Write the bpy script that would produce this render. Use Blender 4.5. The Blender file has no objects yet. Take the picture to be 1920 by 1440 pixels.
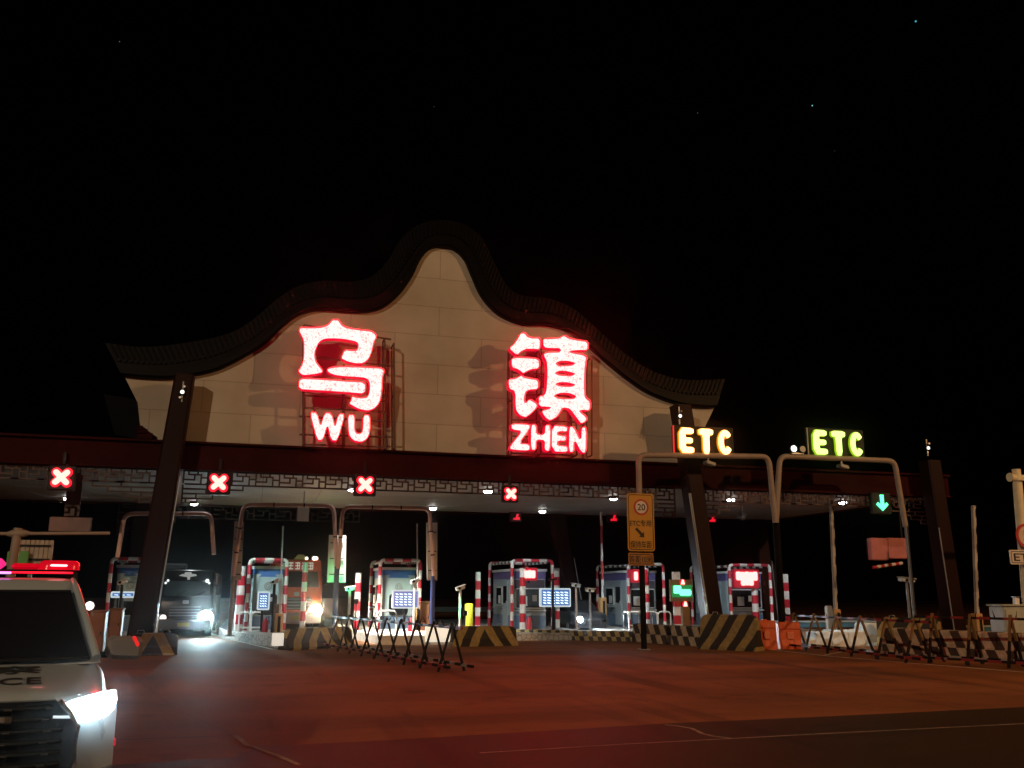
import bpy, math, random
from mathutils import Vector, Matrix
random.seed(7)
PI = math.pi
SC = bpy.context.scene
COL = SC.collection
# ------------------------------------------------------------------ camera
FPX, CAMH, HORY, VPX, ROLL = 1700.0, 1.85, 1108.0, 480.0, math.radians(0.25)
pit = math.atan((HORY - 720) / FPX)
yaw = math.atan((960 - VPX) * math.cos(pit) / FPX)
FW = Vector((math.sin(yaw) * math.cos(pit), math.cos(yaw) * math.cos(pit), math.sin(pit)))
R0 = Vector((math.cos(yaw), -math.sin(yaw), 0)); U0 = R0.cross(FW)
RT = R0 * math.cos(ROLL) + U0 * math.sin(ROLL); UP = U0 * math.cos(ROLL) - R0 * math.sin(ROLL)
cd = bpy.data.cameras.new('camera'); cam = bpy.data.objects.new('camera', cd); COL.objects.link(cam)
m3 = Matrix((RT, UP, -FW)).transposed()
cam.matrix_world = Matrix.Translation((0, 0, CAMH)) @ m3.to_4x4()
cd.sensor_width = 36; cd.lens = FPX / 1920 * 36; cd.clip_start = 0.05; cd.clip_end = 6000
SC.camera = cam
# ------------------------------------------------------------------ world, lamps, exposure
w = bpy.data.worlds.new('World'); SC.world = w; w.use_nodes = True
nt = w.node_tree
sky = nt.nodes.new('ShaderNodeTexSky'); sky.sky_type = 'NISHITA'; sky.sun_disc = False
sky.sun_elevation = math.radians(-4); sky.sun_rotation = math.radians(200)
nt.links.new(sky.outputs[0], nt.nodes['Background'].inputs[0]); nt.nodes['Background'].inputs[1].default_value = 0.004
MAST_L, MAST_R, MOON = 62000.0, 19500.0, 0.003
def lamp(name, kind, loc, energy, color, radius=0.25, aim=None, angle=None, blend=0.5):
    l = bpy.data.lights.new(name, kind); l.energy = energy; l.color = color
    if kind == 'SUN': l.angle = math.radians(0.5)
    else: l.shadow_soft_size = radius
    if kind == 'SPOT': l.spot_size = math.radians(angle); l.spot_blend = blend
    o = bpy.data.objects.new(name, l); COL.objects.link(o); o.location = loc
    if aim is not None: o.rotation_euler = (Vector(aim) - Vector(loc)).to_track_quat('-Z', 'Y').to_euler()
    return o
lamp('moon', 'SUN', (0, 0, 60), MOON, (.8, .85, 1), aim=(6, 14, 0))
# the two high-mast yard lamps whose light throws the doubled letter shadows on the gable
lamp('mast_lamp', 'POINT', (-37, -34, 28), MAST_L, (1, .70, .44), .35)
lamp('mast_lamp', 'POINT', (38, 1.5, 18.6), MAST_R, (1, .52, .21), .35)
SC.view_settings.view_transform = 'Standard'; SC.view_settings.look = 'None'
SC.view_settings.exposure = 0; SC.view_settings.gamma = 1
SC.cycles.use_denoising = True; SC.cycles.max_bounces = 6; SC.cycles.sample_clamp_indirect = 3
SC.cycles.caustics_reflective = False; SC.cycles.caustics_refractive = False
# ------------------------------------------------------------------ pixel <-> place helpers
def ray(x, y): return FW + RT * ((x - 960) / FPX) - UP * ((y - 720) / FPX)
def W(x, y, Y):                       # photo pixel -> point on the upright plane at distance Y
    d = ray(x, y); k = Y / d.y
    return Vector((d.x * k, Y, CAMH + d.z * k))
def G(x, y, z=0.0):                   # photo pixel -> point at height z
    d = ray(x, y); k = (z - CAMH) / d.z
    return Vector((d.x * k, d.y * k, z))
# ------------------------------------------------------------------ materials
MATS = {}
def mat(name, color, rough=.6, metal=0.0, var=.12, scale=3.0, emis=None, es=0.0, bump=0.0, coat=0.0, alpha=None, spec=.5):
    if name in MATS: return MATS[name]
    m = bpy.data.materials.new(name); m.use_nodes = True; n = m.node_tree; b = n.nodes['Principled BSDF']
    b.inputs['Roughness'].default_value = rough; b.inputs['Metallic'].default_value = metal
    b.inputs['Coat Weight'].default_value = coat; b.inputs['Specular IOR Level'].default_value = spec
    c = (*color, 1)
    if var > 0:
        tc = n.nodes.new('ShaderNodeTexCoord'); nz = n.nodes.new('ShaderNodeTexNoise'); nz.inputs['Scale'].default_value = scale
        nz.inputs['Detail'].default_value = 6
        n.links.new(tc.outputs['Object'], nz.inputs['Vector'])
        rp = n.nodes.new('ShaderNodeValToRGB'); rp.color_ramp.elements[0].position = .3; rp.color_ramp.elements[1].position = .7
        rp.color_ramp.elements[0].color = (*[v * (1 - var) for v in color], 1)
        rp.color_ramp.elements[1].color = (*[min(1, v * (1 + var)) for v in color], 1)
        n.links.new(nz.outputs['Fac'], rp.inputs[0]); n.links.new(rp.outputs[0], b.inputs['Base Color'])
        if bump > 0:
            bp = n.nodes.new('ShaderNodeBump'); bp.inputs['Strength'].default_value = bump
            n.links.new(nz.outputs['Fac'], bp.inputs['Height']); n.links.new(bp.outputs[0], b.inputs['Normal'])
    else: b.inputs['Base Color'].default_value = c
    if emis: b.inputs['Emission Color'].default_value = (*emis, 1); b.inputs['Emission Strength'].default_value = es
    MATS[name] = m; return m
def math_node(n, op, a, b=None):
    k = n.nodes.new('ShaderNodeMath'); k.operation = op
    for i, v in enumerate((a, b)):
        if v is None: continue
        if isinstance(v, (int, float)): k.inputs[i].default_value = v
        else: n.links.new(v, k.inputs[i])
    return k.outputs[0]
def stripe_mat(name, c0, c1, period, slant, chevron=False, tier=None, rough=.7, wear=.25):
    """diagonal hazard paint, in the object's own x and z"""
    if name in MATS: return MATS[name]
    m = bpy.data.materials.new(name); m.use_nodes = True; n = m.node_tree; b = n.nodes['Principled BSDF']
    b.inputs['Roughness'].default_value = rough
    tc = n.nodes.new('ShaderNodeTexCoord'); sp = n.nodes.new('ShaderNodeSeparateXYZ'); n.links.new(tc.outputs['Object'], sp.inputs[0])
    x = sp.outputs[0]
    if chevron: x = math_node(n, 'ABSOLUTE', x)
    t = math_node(n, 'ADD', x, math_node(n, 'MULTIPLY', sp.outputs[2], slant))
    t = math_node(n, 'DIVIDE', t, period)
    if tier is not None: t = math_node(n, 'ADD', t, math_node(n, 'MULTIPLY', math_node(n, 'GREATER_THAN', sp.outputs[2], tier), .5))
    f = math_node(n, 'FRACT', math_node(n, 'ADD', t, 40.0))
    f = math_node(n, 'GREATER_THAN', f, .5)
    nz = n.nodes.new('ShaderNodeTexNoise'); nz.inputs['Scale'].default_value = 7; nz.inputs['Detail'].default_value = 8
    n.links.new(tc.outputs['Object'], nz.inputs['Vector'])
    mx = n.nodes.new('ShaderNodeMix'); mx.data_type = 'RGBA'; mx.inputs[6].default_value = (*c0, 1); mx.inputs[7].default_value = (*c1, 1)
    n.links.new(f, mx.inputs[0])
    m2 = n.nodes.new('ShaderNodeMix'); m2.data_type = 'RGBA'; m2.blend_type = 'MULTIPLY'; m2.inputs[0].default_value = wear * 2
    rp = n.nodes.new('ShaderNodeValToRGB'); rp.color_ramp.elements[0].position = .35; rp.color_ramp.elements[1].position = .65
    rp.color_ramp.elements[0].color = (.35, .33, .3, 1)
    n.links.new(nz.outputs['Fac'], rp.inputs[0]); n.links.new(mx.outputs[2], m2.inputs[6]); n.links.new(rp.outputs[0], m2.inputs[7])
    n.links.new(m2.outputs[2], b.inputs['Base Color'])
    MATS[name] = m; return m
def led_mat(name, hot, dim, scale=9.0, lo=.42, hi=.5):
    """face of an LED letter: burnt-out dots with small dark gaps between them"""
    if name in MATS: return MATS[name]
    m = bpy.data.materials.new(name); m.use_nodes = True; n = m.node_tree; b = n.nodes['Principled BSDF']
    b.inputs['Base Color'].default_value = (.05, .01, .01, 1)
    tc = n.nodes.new('ShaderNodeTexCoord'); nz = n.nodes.new('ShaderNodeTexNoise'); nz.inputs['Scale'].default_value = scale
    nz.inputs['Detail'].default_value = 3; nz.inputs['Distortion'].default_value = 1.5
    n.links.new(tc.outputs['Object'], nz.inputs['Vector'])
    rp = n.nodes.new('ShaderNodeValToRGB'); rp.color_ramp.elements[0].position = lo - .12; rp.color_ramp.elements[1].position = hi - .08
    rp.color_ramp.elements[0].color = (*dim, 1); rp.color_ramp.elements[1].color = (1, 1, 1, 1)
    n.links.new(nz.outputs['Fac'], rp.inputs[0])
    mx = n.nodes.new('ShaderNodeMix'); mx.data_type = 'RGBA'; mx.blend_type = 'MULTIPLY'; mx.inputs[0].default_value = 1
    mx.clamp_result = False
    mx.inputs[6].default_value = (*hot, 1); n.links.new(rp.outputs[0], mx.inputs[7])
    n.links.new(mx.outputs[2], b.inputs['Emission Color']); b.inputs['Emission Strength'].default_value = 1
    MATS[name] = m; return m
def glow(name, color, strength=1.0): return mat(name, (.02, .02, .02), .4, var=0, emis=color, es=strength)

white = mat('white_paint', (.62, .61, .58), .5)
red = mat('red_paint', (.42, .015, .03), .45)
black = mat('black_paint', (.008, .008, .009), .5, spec=.25)
yellowp = mat('yellow_paint', (.55, .42, .03), .5)
greym = mat('grey_metal', (.20, .20, .20), .4, .5)
steel = mat('galvanised_steel', (.42, .43, .44), .35, .7)
concrete = mat('concrete', (.30, .29, .27), .85, var=.25, scale=2.5, bump=.15)
brownm = mat('dark_red_brown_cladding', (.028, .0022, .0016), .6, var=.2, scale=1.5, spec=.05)
column_m = mat('column_cladding', (.014, .0035, .003), .5, 0, spec=.12, var=.15, scale=1)
tilem = mat('roof_tile', (.0018, .0016, .0016), .5, var=.3, scale=4, spec=.1)
cream_pole = mat('cream_pole_paint', (.62, .55, .36), .55)
tubew = mat('weathered_white_tube', (.27, .21, .17), .55)
tubep = mat('pink_light_tube', (.66, .45, .41), .5)  # pink cast of the red signals put into the tube colour
glass = mat('dark_glass', (.012, .014, .016), .12, var=0)
rubber = mat('rubber', (.015, .015, .015), .8)
hz_yb = stripe_mat('hazard_yellow_black', (.020, .014, .010), (.34, .24, .085), .62, .55, True)
hz_wb = stripe_mat('hazard_white_black_kerb', (.045, .03, .02), (.52, .42, .29), .58, .45, False, .31)
hz_low = stripe_mat('hazard_yellow_black_kerb', (.03, .022, .016), (.40, .33, .14), .36, .3, False, .16)

# ------------------------------------------------------------------ mesh builder
class MB:
    def __init__(s): s.v = []; s.f = []; s.m = []; s.sm = []
    def add(s, vs, fs, m=0, smooth=False):
        o = len(s.v); s.v += [Vector(v) for v in vs]
        for f in fs: s.f.append([i + o for i in f]); s.m.append(m); s.sm.append(smooth)
    def box(s, c, d, m=0, rot=None):
        c = Vector(c); h = Vector(d) / 2
        vs = [Vector((x * h.x, y * h.y, z * h.z)) for x in (-1, 1) for y in (-1, 1) for z in (-1, 1)]
        if rot is not None: vs = [rot @ v for v in vs]
        s.add([v + c for v in vs], [(0, 1, 3, 2), (4, 6, 7, 5), (0, 4, 5, 1), (2, 3, 7, 6), (0, 2, 6, 4), (1, 5, 7, 3)], m); return s
    def bbox(s, c, d, r=.02, m=0, rot=None):
        """box with chamfered edges along its upright and its front edges"""
        c = Vector(c); hx, hy, hz = [k / 2 for k in d]; r = min(r, hx * .9, hy * .9, hz * .9)
        P = []
        for z, i in ((-hz, r), (-hz + r, 0), (hz - r, 0), (hz, r)):
            a, b = hx - i, hy - i
            q = r
            P.append([(-a + q, -b, z), (a - q, -b, z), (a, -b + q, z), (a, b - q, z), (a - q, b, z), (-a + q, b, z), (-a, b - q, z), (-a, -b + q, z)])
        vs = [Vector(p) for ring in P for p in ring]
        if rot is not None: vs = [rot @ v for v in vs]
        fs = [tuple(range(7, -1, -1)), tuple(range(24, 32))]
        for k in range(3):
            for i in range(8): fs.append((k * 8 + i, k * 8 + (i + 1) % 8, k * 8 + 8 + (i + 1) % 8, k * 8 + 8 + i))
        s.add([v + c for v in vs], fs, m); return s
    def bar(s, a, b, w, h=None, m=0):
        a, b = Vector(a), Vector(b); d = b - a; L = d.length
        rot = d.to_track_quat('Z', 'Y').to_matrix(); s.box((a + b) / 2, (w, h or w, L), m, rot); return s
    def tube(s, pts, r, n=10, m=0, caps=True, closed=False):
        pts = [Vector(p) for p in pts]; N = len(pts); rings = []
        for i, p in enumerate(pts):
            if closed: t = pts[(i + 1) % N] - pts[i - 1]
            else: t = pts[min(i + 1, N - 1)] - pts[max(i - 1, 0)]
            q = t.to_track_quat('Z', 'Y'); rr = r[i] if isinstance(r, (list, tuple)) else r
            if closed:
                ax = t.normalized(); ux = ax.cross(Vector((.13, .9, .41))).normalized(); uy = ax.cross(ux)
            else: ux = q @ Vector((1, 0, 0)); uy = q @ Vector((0, 1, 0))
            rings.append([p + ux * (rr * math.cos(2 * PI * k / n)) + uy * (rr * math.sin(2 * PI * k / n)) for k in range(n)])
        fs = []
        for i in range(N if closed else N - 1):
            j = (i + 1) % N
            for k in range(n): fs.append((i * n + k, i * n + (k + 1) % n, j * n + (k + 1) % n, j * n + k))
        vs = [v for g in rings for v in g]; s.add(vs, fs, m, True)
        if caps and not closed: s.add(rings[0][::-1], [tuple(range(n))], m); s.add(rings[-1], [tuple(range(n))], m)
        return s
    def cyl(s, a, b, r, n=16, m=0): return s.tube([a, b], r, n, m)
    def striped(s, pts, r, seg, ms=(0, 1), n=10, square=False):
        """a post painted in bands: real faces of alternating material"""
        pts = [Vector(p) for p in pts]; k = 0; left = seg
        for a, b in zip(pts, pts[1:]):
            L = (b - a).length; t = 0
            while t < L - 1e-4:
                st = min(left, L - t); p, q = a.lerp(b, t / L), a.lerp(b, (t + st) / L)
                if square: s.bar(p, q, r * 2, r * 2, ms[k % 2])
                else: s.tube([p, q], r, n, ms[k % 2])
                t += st; left -= st
                if left < 1e-4: k += 1; left = seg
        return s
    def prism(s, poly, o, ux, uy, dep, m=0):
        """polygon (2D) at origin o spanned by ux, uy, pushed along dep"""
        o, ux, uy, dep = Vector(o), Vector(ux), Vector(uy), Vector(dep); n = len(poly)
        a = [o + ux * p[0] + uy * p[1] for p in poly]; b = [v + dep for v in a]
        s.add(a + b, [tuple(range(n)), tuple(range(2 * n - 1, n - 1, -1))] + [(i, i + n, (i + 1) % n + n, (i + 1) % n) for i in range(n)], m); return s
    def strip(s, A, B, m=0, smooth=False):
        n = len(A); s.add(list(A) + list(B), [(i, i + 1, n + i + 1, n + i) for i in range(n - 1)], m, smooth); return s
    def loft(s, rings, m=0, smooth=True, closed=True, caps=True):
        n = len(rings[0]); fs = []
        for i in range(len(rings) - 1):
            for k in range(n if closed else n - 1): fs.append((i * n + k, i * n + (k + 1) % n, (i + 1) * n + (k + 1) % n, (i + 1) * n + k))
        s.add([v for r in rings for v in r], fs, m, smooth)
        if caps: s.add(list(rings[0])[::-1], [tuple(range(n))], m); s.add(rings[-1], [tuple(range(n))], m)
        return s
    def disc(s, c, r, axis=(0, -1, 0), n=24, m=0, t=.02):
        c, ax = Vector(c), Vector(axis).normalized(); return s.tube([c, c + ax * t], r, n, m)
    def build(s, name, mats, parent=None, local=False):
        me = bpy.data.meshes.new(name)
        off = Vector((0, 0, 0))
        if parent is not None and not local:
            p = parent
            while p is not None: off += p.location; p = p.parent
        me.from_pydata([tuple(v - off) for v in s.v], [], s.f)
        if not isinstance(mats, (list, tuple)): mats = [mats]
        for k in mats: me.materials.append(k)
        me.polygons.foreach_set('material_index', s.m); me.polygons.foreach_set('use_smooth', s.sm)
        me.validate(); me.update()
        import bmesh
        bm = bmesh.new(); bm.from_mesh(me); bmesh.ops.recalc_face_normals(bm, faces=bm.faces); bm.to_mesh(me); bm.free()
        o = bpy.data.objects.new(name, me); COL.objects.link(o)
        if parent is not None: o.parent = parent
        return o
def tag(o, label, cat, group=None, kind=None):
    if label: o['label'] = label
    if cat: o['category'] = cat
    if group: o['group'] = group
    if kind: o['kind'] = kind
    return o
def thing(name, label, cat, loc, group=None, rz=0):
    o = bpy.data.objects.new(name, None); COL.objects.link(o); o.location = loc; o.rotation_euler = (0, 0, rz)
    o.empty_display_size = .3
    return tag(o, label, cat, group)
def one(name, mb, mats, label, cat, loc, group=None):
    """a thing that is a single mesh, its origin at loc"""
    e = type('E', (), {})(); e.location = Vector(loc); e.parent = None
    off = Vector(loc); mb.v = [v - off for v in mb.v]
    o = mb.build(name, mats); o.location = loc
    return tag(o, label, cat, group)
def solid(name, mb, mats): return tag(mb.build(name, mats), None, None, kind='structure')
def curve_mesh(polys, name, mats, parent, depth, off=0.0, place=None, rounds=1, wall=False):
    """filled 2D outlines (holes allowed) -> mesh; place maps (u, v) metres to the parent's frame"""
    c = bpy.data.curves.new('outline', 'CURVE'); c.dimensions = '2D'; c.fill_mode = 'NONE' if wall else 'BOTH'; c.extrude = depth / 2; c.offset = off
    for poly in polys:
        for _ in range(rounds):
            q = []
            for i in range(len(poly)):
                a, b = poly[i], poly[(i + 1) % len(poly)]
                q += [(a[0] * .8 + b[0] * .2, a[1] * .8 + b[1] * .2), (a[0] * .2 + b[0] * .8, a[1] * .2 + b[1] * .8)]
            poly = q
        sp = c.splines.new('POLY'); sp.points.add(len(poly) - 1); sp.use_cyclic_u = True
        for p, k in zip(sp.points, poly): p.co = (k[0], k[1], 0, 1)
    t = bpy.data.objects.new('outline', c); COL.objects.link(t); bpy.context.view_layer.update()
    me = bpy.data.meshes.new_from_object(t.evaluated_get(bpy.context.evaluated_depsgraph_get()))
    bpy.data.objects.remove(t); bpy.data.curves.remove(c)
    me.name = name; me.materials.clear()
    for k in (mats if isinstance(mats, (list, tuple)) else [mats]): me.materials.append(k)
    for v in me.vertices: v.co = place(v.co.x, v.co.y, v.co.z)
    o = bpy.data.objects.new(name, me); COL.objects.link(o); o.parent = parent
    return o
def text(body, name, mt, parent, center, w_, h_, thick=.004, bold=0.0, ux=(1, 0, 0), uy=(0, 0, 1), local=False):
    """lettering fitted in a w_ x h_ box round center, facing ux x uy"""
    c = bpy.data.curves.new('text', 'FONT'); c.body = body; c.extrude = .01; c.offset = bold; c.resolution_u = 3
    t = bpy.data.objects.new('text', c); COL.objects.link(t); bpy.context.view_layer.update()
    me = bpy.data.meshes.new_from_object(t.evaluated_get(bpy.context.evaluated_depsgraph_get()))
    bpy.data.objects.remove(t); bpy.data.curves.remove(c)
    xs = [v.co.x for v in me.vertices]; ys = [v.co.y for v in me.vertices]
    x0, x1, y0, y1 = min(xs), max(xs), min(ys), max(ys)
    center, ux, uy = Vector(center), Vector(ux), Vector(uy); un = ux.cross(uy)
    p = parent; off = Vector((0, 0, 0))
    while p is not None and not local: off += p.location; p = p.parent
    for v in me.vertices:
        a = ((v.co.x - x0) / (x1 - x0) - .5) * w_; b = ((v.co.y - y0) / (y1 - y0) - .5) * h_
        v.co = center + ux * a + uy * b + un * (v.co.z / .01 * thick / 2) - off
    me.materials.clear(); me.materials.append(mt); me.name = name
    o = bpy.data.objects.new(name, me); COL.objects.link(o); o.parent = parent
    return o
def rrect(x0, x1, y0, y1, r, n=4):
    P = []
    for cx, cy, a in ((x1 - r, y1 - r, 0), (x0 + r, y1 - r, PI / 2), (x0 + r, y0 + r, PI), (x1 - r, y0 + r, 1.5 * PI)):
        for k in range(n + 1): P.append((cx + r * math.cos(a + k / n * PI / 2), cy + r * math.sin(a + k / n * PI / 2)))
    return P
def smooth_path(pts, n=6):
    """Catmull-Rom through the points"""
    out = []
    for i in range(len(pts) - 1):
        p0, p1, p2, p3 = (Vector(pts[max(i - 1, 0)]), Vector(pts[i]), Vector(pts[i + 1]), Vector(pts[min(i + 2, len(pts) - 1)]))
        for k in range(n):
            t = k / n
            out.append(.5 * ((2 * p1) + (p2 - p0) * t + (2 * p0 - 5 * p1 + 4 * p2 - p3) * t * t + (3 * p1 - p0 - 3 * p2 + p3) * t ** 3))
    out.append(Vector(pts[-1])); return out
X3, Y3, Z3 = Vector((1, 0, 0)), Vector((0, 1, 0)), Vector((0, 0, 1))
# ================================================================== GROUND
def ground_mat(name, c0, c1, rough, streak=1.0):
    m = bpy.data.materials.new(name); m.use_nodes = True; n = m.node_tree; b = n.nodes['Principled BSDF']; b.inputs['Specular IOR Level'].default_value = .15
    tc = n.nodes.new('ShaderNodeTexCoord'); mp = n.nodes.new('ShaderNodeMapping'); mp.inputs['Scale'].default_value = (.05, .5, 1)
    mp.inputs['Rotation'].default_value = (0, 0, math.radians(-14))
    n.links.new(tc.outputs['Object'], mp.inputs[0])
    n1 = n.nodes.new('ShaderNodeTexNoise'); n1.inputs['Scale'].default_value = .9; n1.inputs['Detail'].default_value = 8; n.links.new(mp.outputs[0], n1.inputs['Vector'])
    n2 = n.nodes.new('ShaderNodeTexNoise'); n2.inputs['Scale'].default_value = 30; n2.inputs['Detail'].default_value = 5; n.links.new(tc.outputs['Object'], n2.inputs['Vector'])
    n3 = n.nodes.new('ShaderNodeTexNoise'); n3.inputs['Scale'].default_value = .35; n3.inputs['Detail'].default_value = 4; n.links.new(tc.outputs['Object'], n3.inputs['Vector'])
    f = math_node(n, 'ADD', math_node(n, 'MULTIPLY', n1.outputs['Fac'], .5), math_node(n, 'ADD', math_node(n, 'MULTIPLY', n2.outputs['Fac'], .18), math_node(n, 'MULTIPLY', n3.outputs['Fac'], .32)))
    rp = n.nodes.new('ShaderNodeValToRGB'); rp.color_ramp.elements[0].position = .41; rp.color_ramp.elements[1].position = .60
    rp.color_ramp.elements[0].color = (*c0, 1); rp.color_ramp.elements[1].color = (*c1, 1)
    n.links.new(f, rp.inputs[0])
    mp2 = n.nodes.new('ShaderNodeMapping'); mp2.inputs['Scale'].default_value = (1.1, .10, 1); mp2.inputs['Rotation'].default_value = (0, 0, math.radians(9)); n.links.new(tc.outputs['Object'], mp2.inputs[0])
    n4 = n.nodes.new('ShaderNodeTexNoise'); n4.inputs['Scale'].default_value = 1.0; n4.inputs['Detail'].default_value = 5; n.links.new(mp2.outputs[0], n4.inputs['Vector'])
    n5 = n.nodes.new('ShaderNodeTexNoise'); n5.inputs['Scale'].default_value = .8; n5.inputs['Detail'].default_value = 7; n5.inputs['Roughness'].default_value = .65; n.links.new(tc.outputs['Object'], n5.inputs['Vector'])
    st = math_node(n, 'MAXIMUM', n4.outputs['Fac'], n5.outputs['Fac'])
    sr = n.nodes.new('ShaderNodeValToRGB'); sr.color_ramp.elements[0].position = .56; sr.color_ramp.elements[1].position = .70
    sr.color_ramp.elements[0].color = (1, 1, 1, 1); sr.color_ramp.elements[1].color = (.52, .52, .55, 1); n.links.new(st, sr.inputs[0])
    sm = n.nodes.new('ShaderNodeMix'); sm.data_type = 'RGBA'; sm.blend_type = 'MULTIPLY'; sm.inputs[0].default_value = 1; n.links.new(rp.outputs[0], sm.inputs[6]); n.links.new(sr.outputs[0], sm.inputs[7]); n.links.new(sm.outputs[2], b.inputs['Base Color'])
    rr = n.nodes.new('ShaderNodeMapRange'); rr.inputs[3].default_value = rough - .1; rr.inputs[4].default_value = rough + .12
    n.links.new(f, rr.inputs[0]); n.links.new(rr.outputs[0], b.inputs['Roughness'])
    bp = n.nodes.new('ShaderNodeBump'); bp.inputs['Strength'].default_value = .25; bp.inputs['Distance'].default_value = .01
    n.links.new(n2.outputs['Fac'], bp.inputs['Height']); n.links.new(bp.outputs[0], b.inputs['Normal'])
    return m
apron_m = ground_mat('worn_concrete_apron', (.115, .046, .017), (.260, .104, .040), .72)  # red cast of the night lights mixed into the concrete colour
asph_m = ground_mat('old_asphalt', (.022, .0125, .007), (.040, .023, .013), .62)
seam_m = mat('pale_seam_sealant', (.24, .21, .17), .8, scale=6, var=.4)
crack_m = mat('dark_joint', (.02, .018, .016), .9)
line_m = mat('worn_line_paint', (.45, .42, .36), .7, var=.5, scale=4)
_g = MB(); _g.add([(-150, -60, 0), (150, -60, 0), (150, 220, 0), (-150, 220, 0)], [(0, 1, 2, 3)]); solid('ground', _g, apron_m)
def sheet(name, pts, z, m):
    b = MB(); b.add([(p[0], p[1], z) for p in pts], [tuple(range(len(pts)))]); return solid(name, b, m)
def road_line(name, pts, wd, z, m):
    b = MB(); pts = [Vector((p[0], p[1], z)) for p in pts]
    A, B = [], []
    for i, p in enumerate(pts):
        t = (pts[min(i + 1, len(pts) - 1)] - pts[max(i - 1, 0)]).normalized(); nrm = Vector((-t.y, t.x, 0)) * wd / 2
        j = random.uniform(.8, 1.2); A.append(p + nrm * j); B.append(p - nrm * j)
    b.strip(A, B); return solid(name, b, m)
edge = [G(x, y) for x, y in ((482, 1400), (700, 1390), (1000, 1372), (1250, 1357), (1500, 1346), (1920, 1326), (2300, 1306))]
sheet('asphalt_strip', [(-12, -30)] + [(-12, 9.6)] + [(G(440, 1420).x, G(440, 1420).y)] + [(p.x, p.y) for p in edge] + [(60, 14), (60, -30)], .004, asph_m)
road_line('road_seam', [G(205, 1388), G(300, 1385), G(440, 1380)], .05, .005, crack_m)
road_line('road_crack', [G(440, 1380), G(452, 1388), G(462, 1398), G(480, 1403), G(520, 1418), G(560, 1435)], .07, .0085, seam_m)
road_line('road_seam', [G(x, y) for x, y in ((900, 1413), (1000, 1407), (1180, 1396), (1374, 1386), (1520, 1378), (1700, 1369), (1960, 1356))], .05, .009, seam_m)
road_line('road_crack', [G(x, y) for x, y in ((1247, 1360), (1268, 1362), (1297, 1367), (1318, 1377), (1340, 1382), (1374, 1386))], .06, .0095, seam_m)
road_line('road_seam', [G(x, y) for x, y in ((240, 1262), (330, 1330), (440, 1380))], .012, .005, crack_m)
road_line('road_seam', [G(x, y) for x, y in ((480, 1384), (800, 1352), (1000, 1335), (1200, 1315))], .015, .005, crack_m)
road_line('lane_line', [G(x, y) for x, y in ((1440, 1218), (1560, 1231), (1700, 1243), (1950, 1263))], .12, .005, line_m)
road_line('lane_line', [G(x, y) for x, y in ((1545, 1229), (1580, 1222), (1640, 1224))], .1, .006, line_m)
road_line('lane_line', [G(x, y) for x, y in ((390, 1187), (450, 1203), (512, 1218))], .14, .005, line_m)

# ================================================================== GABLE
GY = 30.5
inner_px = [(228, 703), (270, 707), (330, 708), (395, 697), (440, 678), (495, 645), (530, 612), (560, 590), (600, 580), (650, 583), (690, 584), (722, 574), (752, 548), (775, 515), (790, 484), (806, 466), (828, 461), (851, 466), (871, 484), (885, 515), (902, 552), (925, 580), (950, 597), (985, 608), (1020, 608), (1060, 618), (1100, 645), (1140, 680), (1180, 712), (1220, 738), (1270, 756), (1310, 762), (1343, 763)]
outer_px = [(194, 638), (260, 646), (330, 641), (420, 624), (470, 598), (520, 556), (560, 532), (610, 522), (660, 524), (700, 512), (730, 480), (752, 443), (785, 417), (830, 408), (872, 416), (905, 440), (930, 488), (955, 533), (985, 551), (1030, 556), (1080, 576), (1130, 620), (1180, 664), (1230, 694), (1290, 709), (1364, 707)]
def resample(pts, N):
    P = smooth_path([(p.x, p.y, p.z) for p in pts], 8); L = [0]
    for a, b in zip(P, P[1:]): L.append(L[-1] + (b - a).length)
    out = []; j = 0
    for i in range(N):
        s = L[-1] * i / (N - 1)
        while j < len(L) - 2 and L[j + 1] < s: j += 1
        out.append(P[j].lerp(P[j + 1], (s - L[j]) / max(1e-9, L[j + 1] - L[j])))
    return out
inn = resample([W(x, y, GY - .22) for x, y in inner_px], 150)
out_ = resample([W(x, y, GY - .22) for x, y in outer_px], 150)
gab = thing('gable_wall', 'tall wavy cream gable wall with dark curling tiled roof above the toll canopy', 'gable', (5.7, GY, 6.4))
panel_m = bpy.data.materials.new('cream_panel'); panel_m.use_nodes = True
_n = panel_m.node_tree; _b = _n.nodes['Principled BSDF']; _b.inputs['Roughness'].default_value = .75
_tc = _n.nodes.new('ShaderNodeTexCoord'); _mp = _n.nodes.new('ShaderNodeMapping'); _mp.inputs['Rotation'].default_value = (PI / 2, 0, 0)
_n.links.new(_tc.outputs['Object'], _mp.inputs[0])
_br = _n.nodes.new('ShaderNodeTexBrick'); _br.inputs['Scale'].default_value = 1; _br.inputs['Brick Width'].default_value = 3.1; _br.inputs['Row Height'].default_value = 1.06
_br.inputs['Mortar Size'].default_value = .022; _br.inputs['Mortar Smooth'].default_value = .6; _br.inputs['Color1'].default_value = (.50, .455, .375, 1); _br.inputs['Color2'].default_value = (.46, .415, .34, 1); _br.inputs['Mortar'].default_value = (.34, .30, .235, 1)
_n.links.new(_mp.outputs[0], _br.inputs['Vector'])
_nz = _n.nodes.new('ShaderNodeTexNoise'); _nz.inputs['Scale'].default_value = .5; _nz.inputs['Detail'].default_value = 7; _n.links.new(_tc.outputs['Object'], _nz.inputs['Vector'])
_rp = _n.nodes.new('ShaderNodeValToRGB'); _rp.color_ramp.elements[0].color = (.78, .76, .72, 1); _rp.color_ramp.elements[0].position = .35; _rp.color_ramp.elements[1].position = .65
_n.links.new(_nz.outputs['Fac'], _rp.inputs[0])
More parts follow.
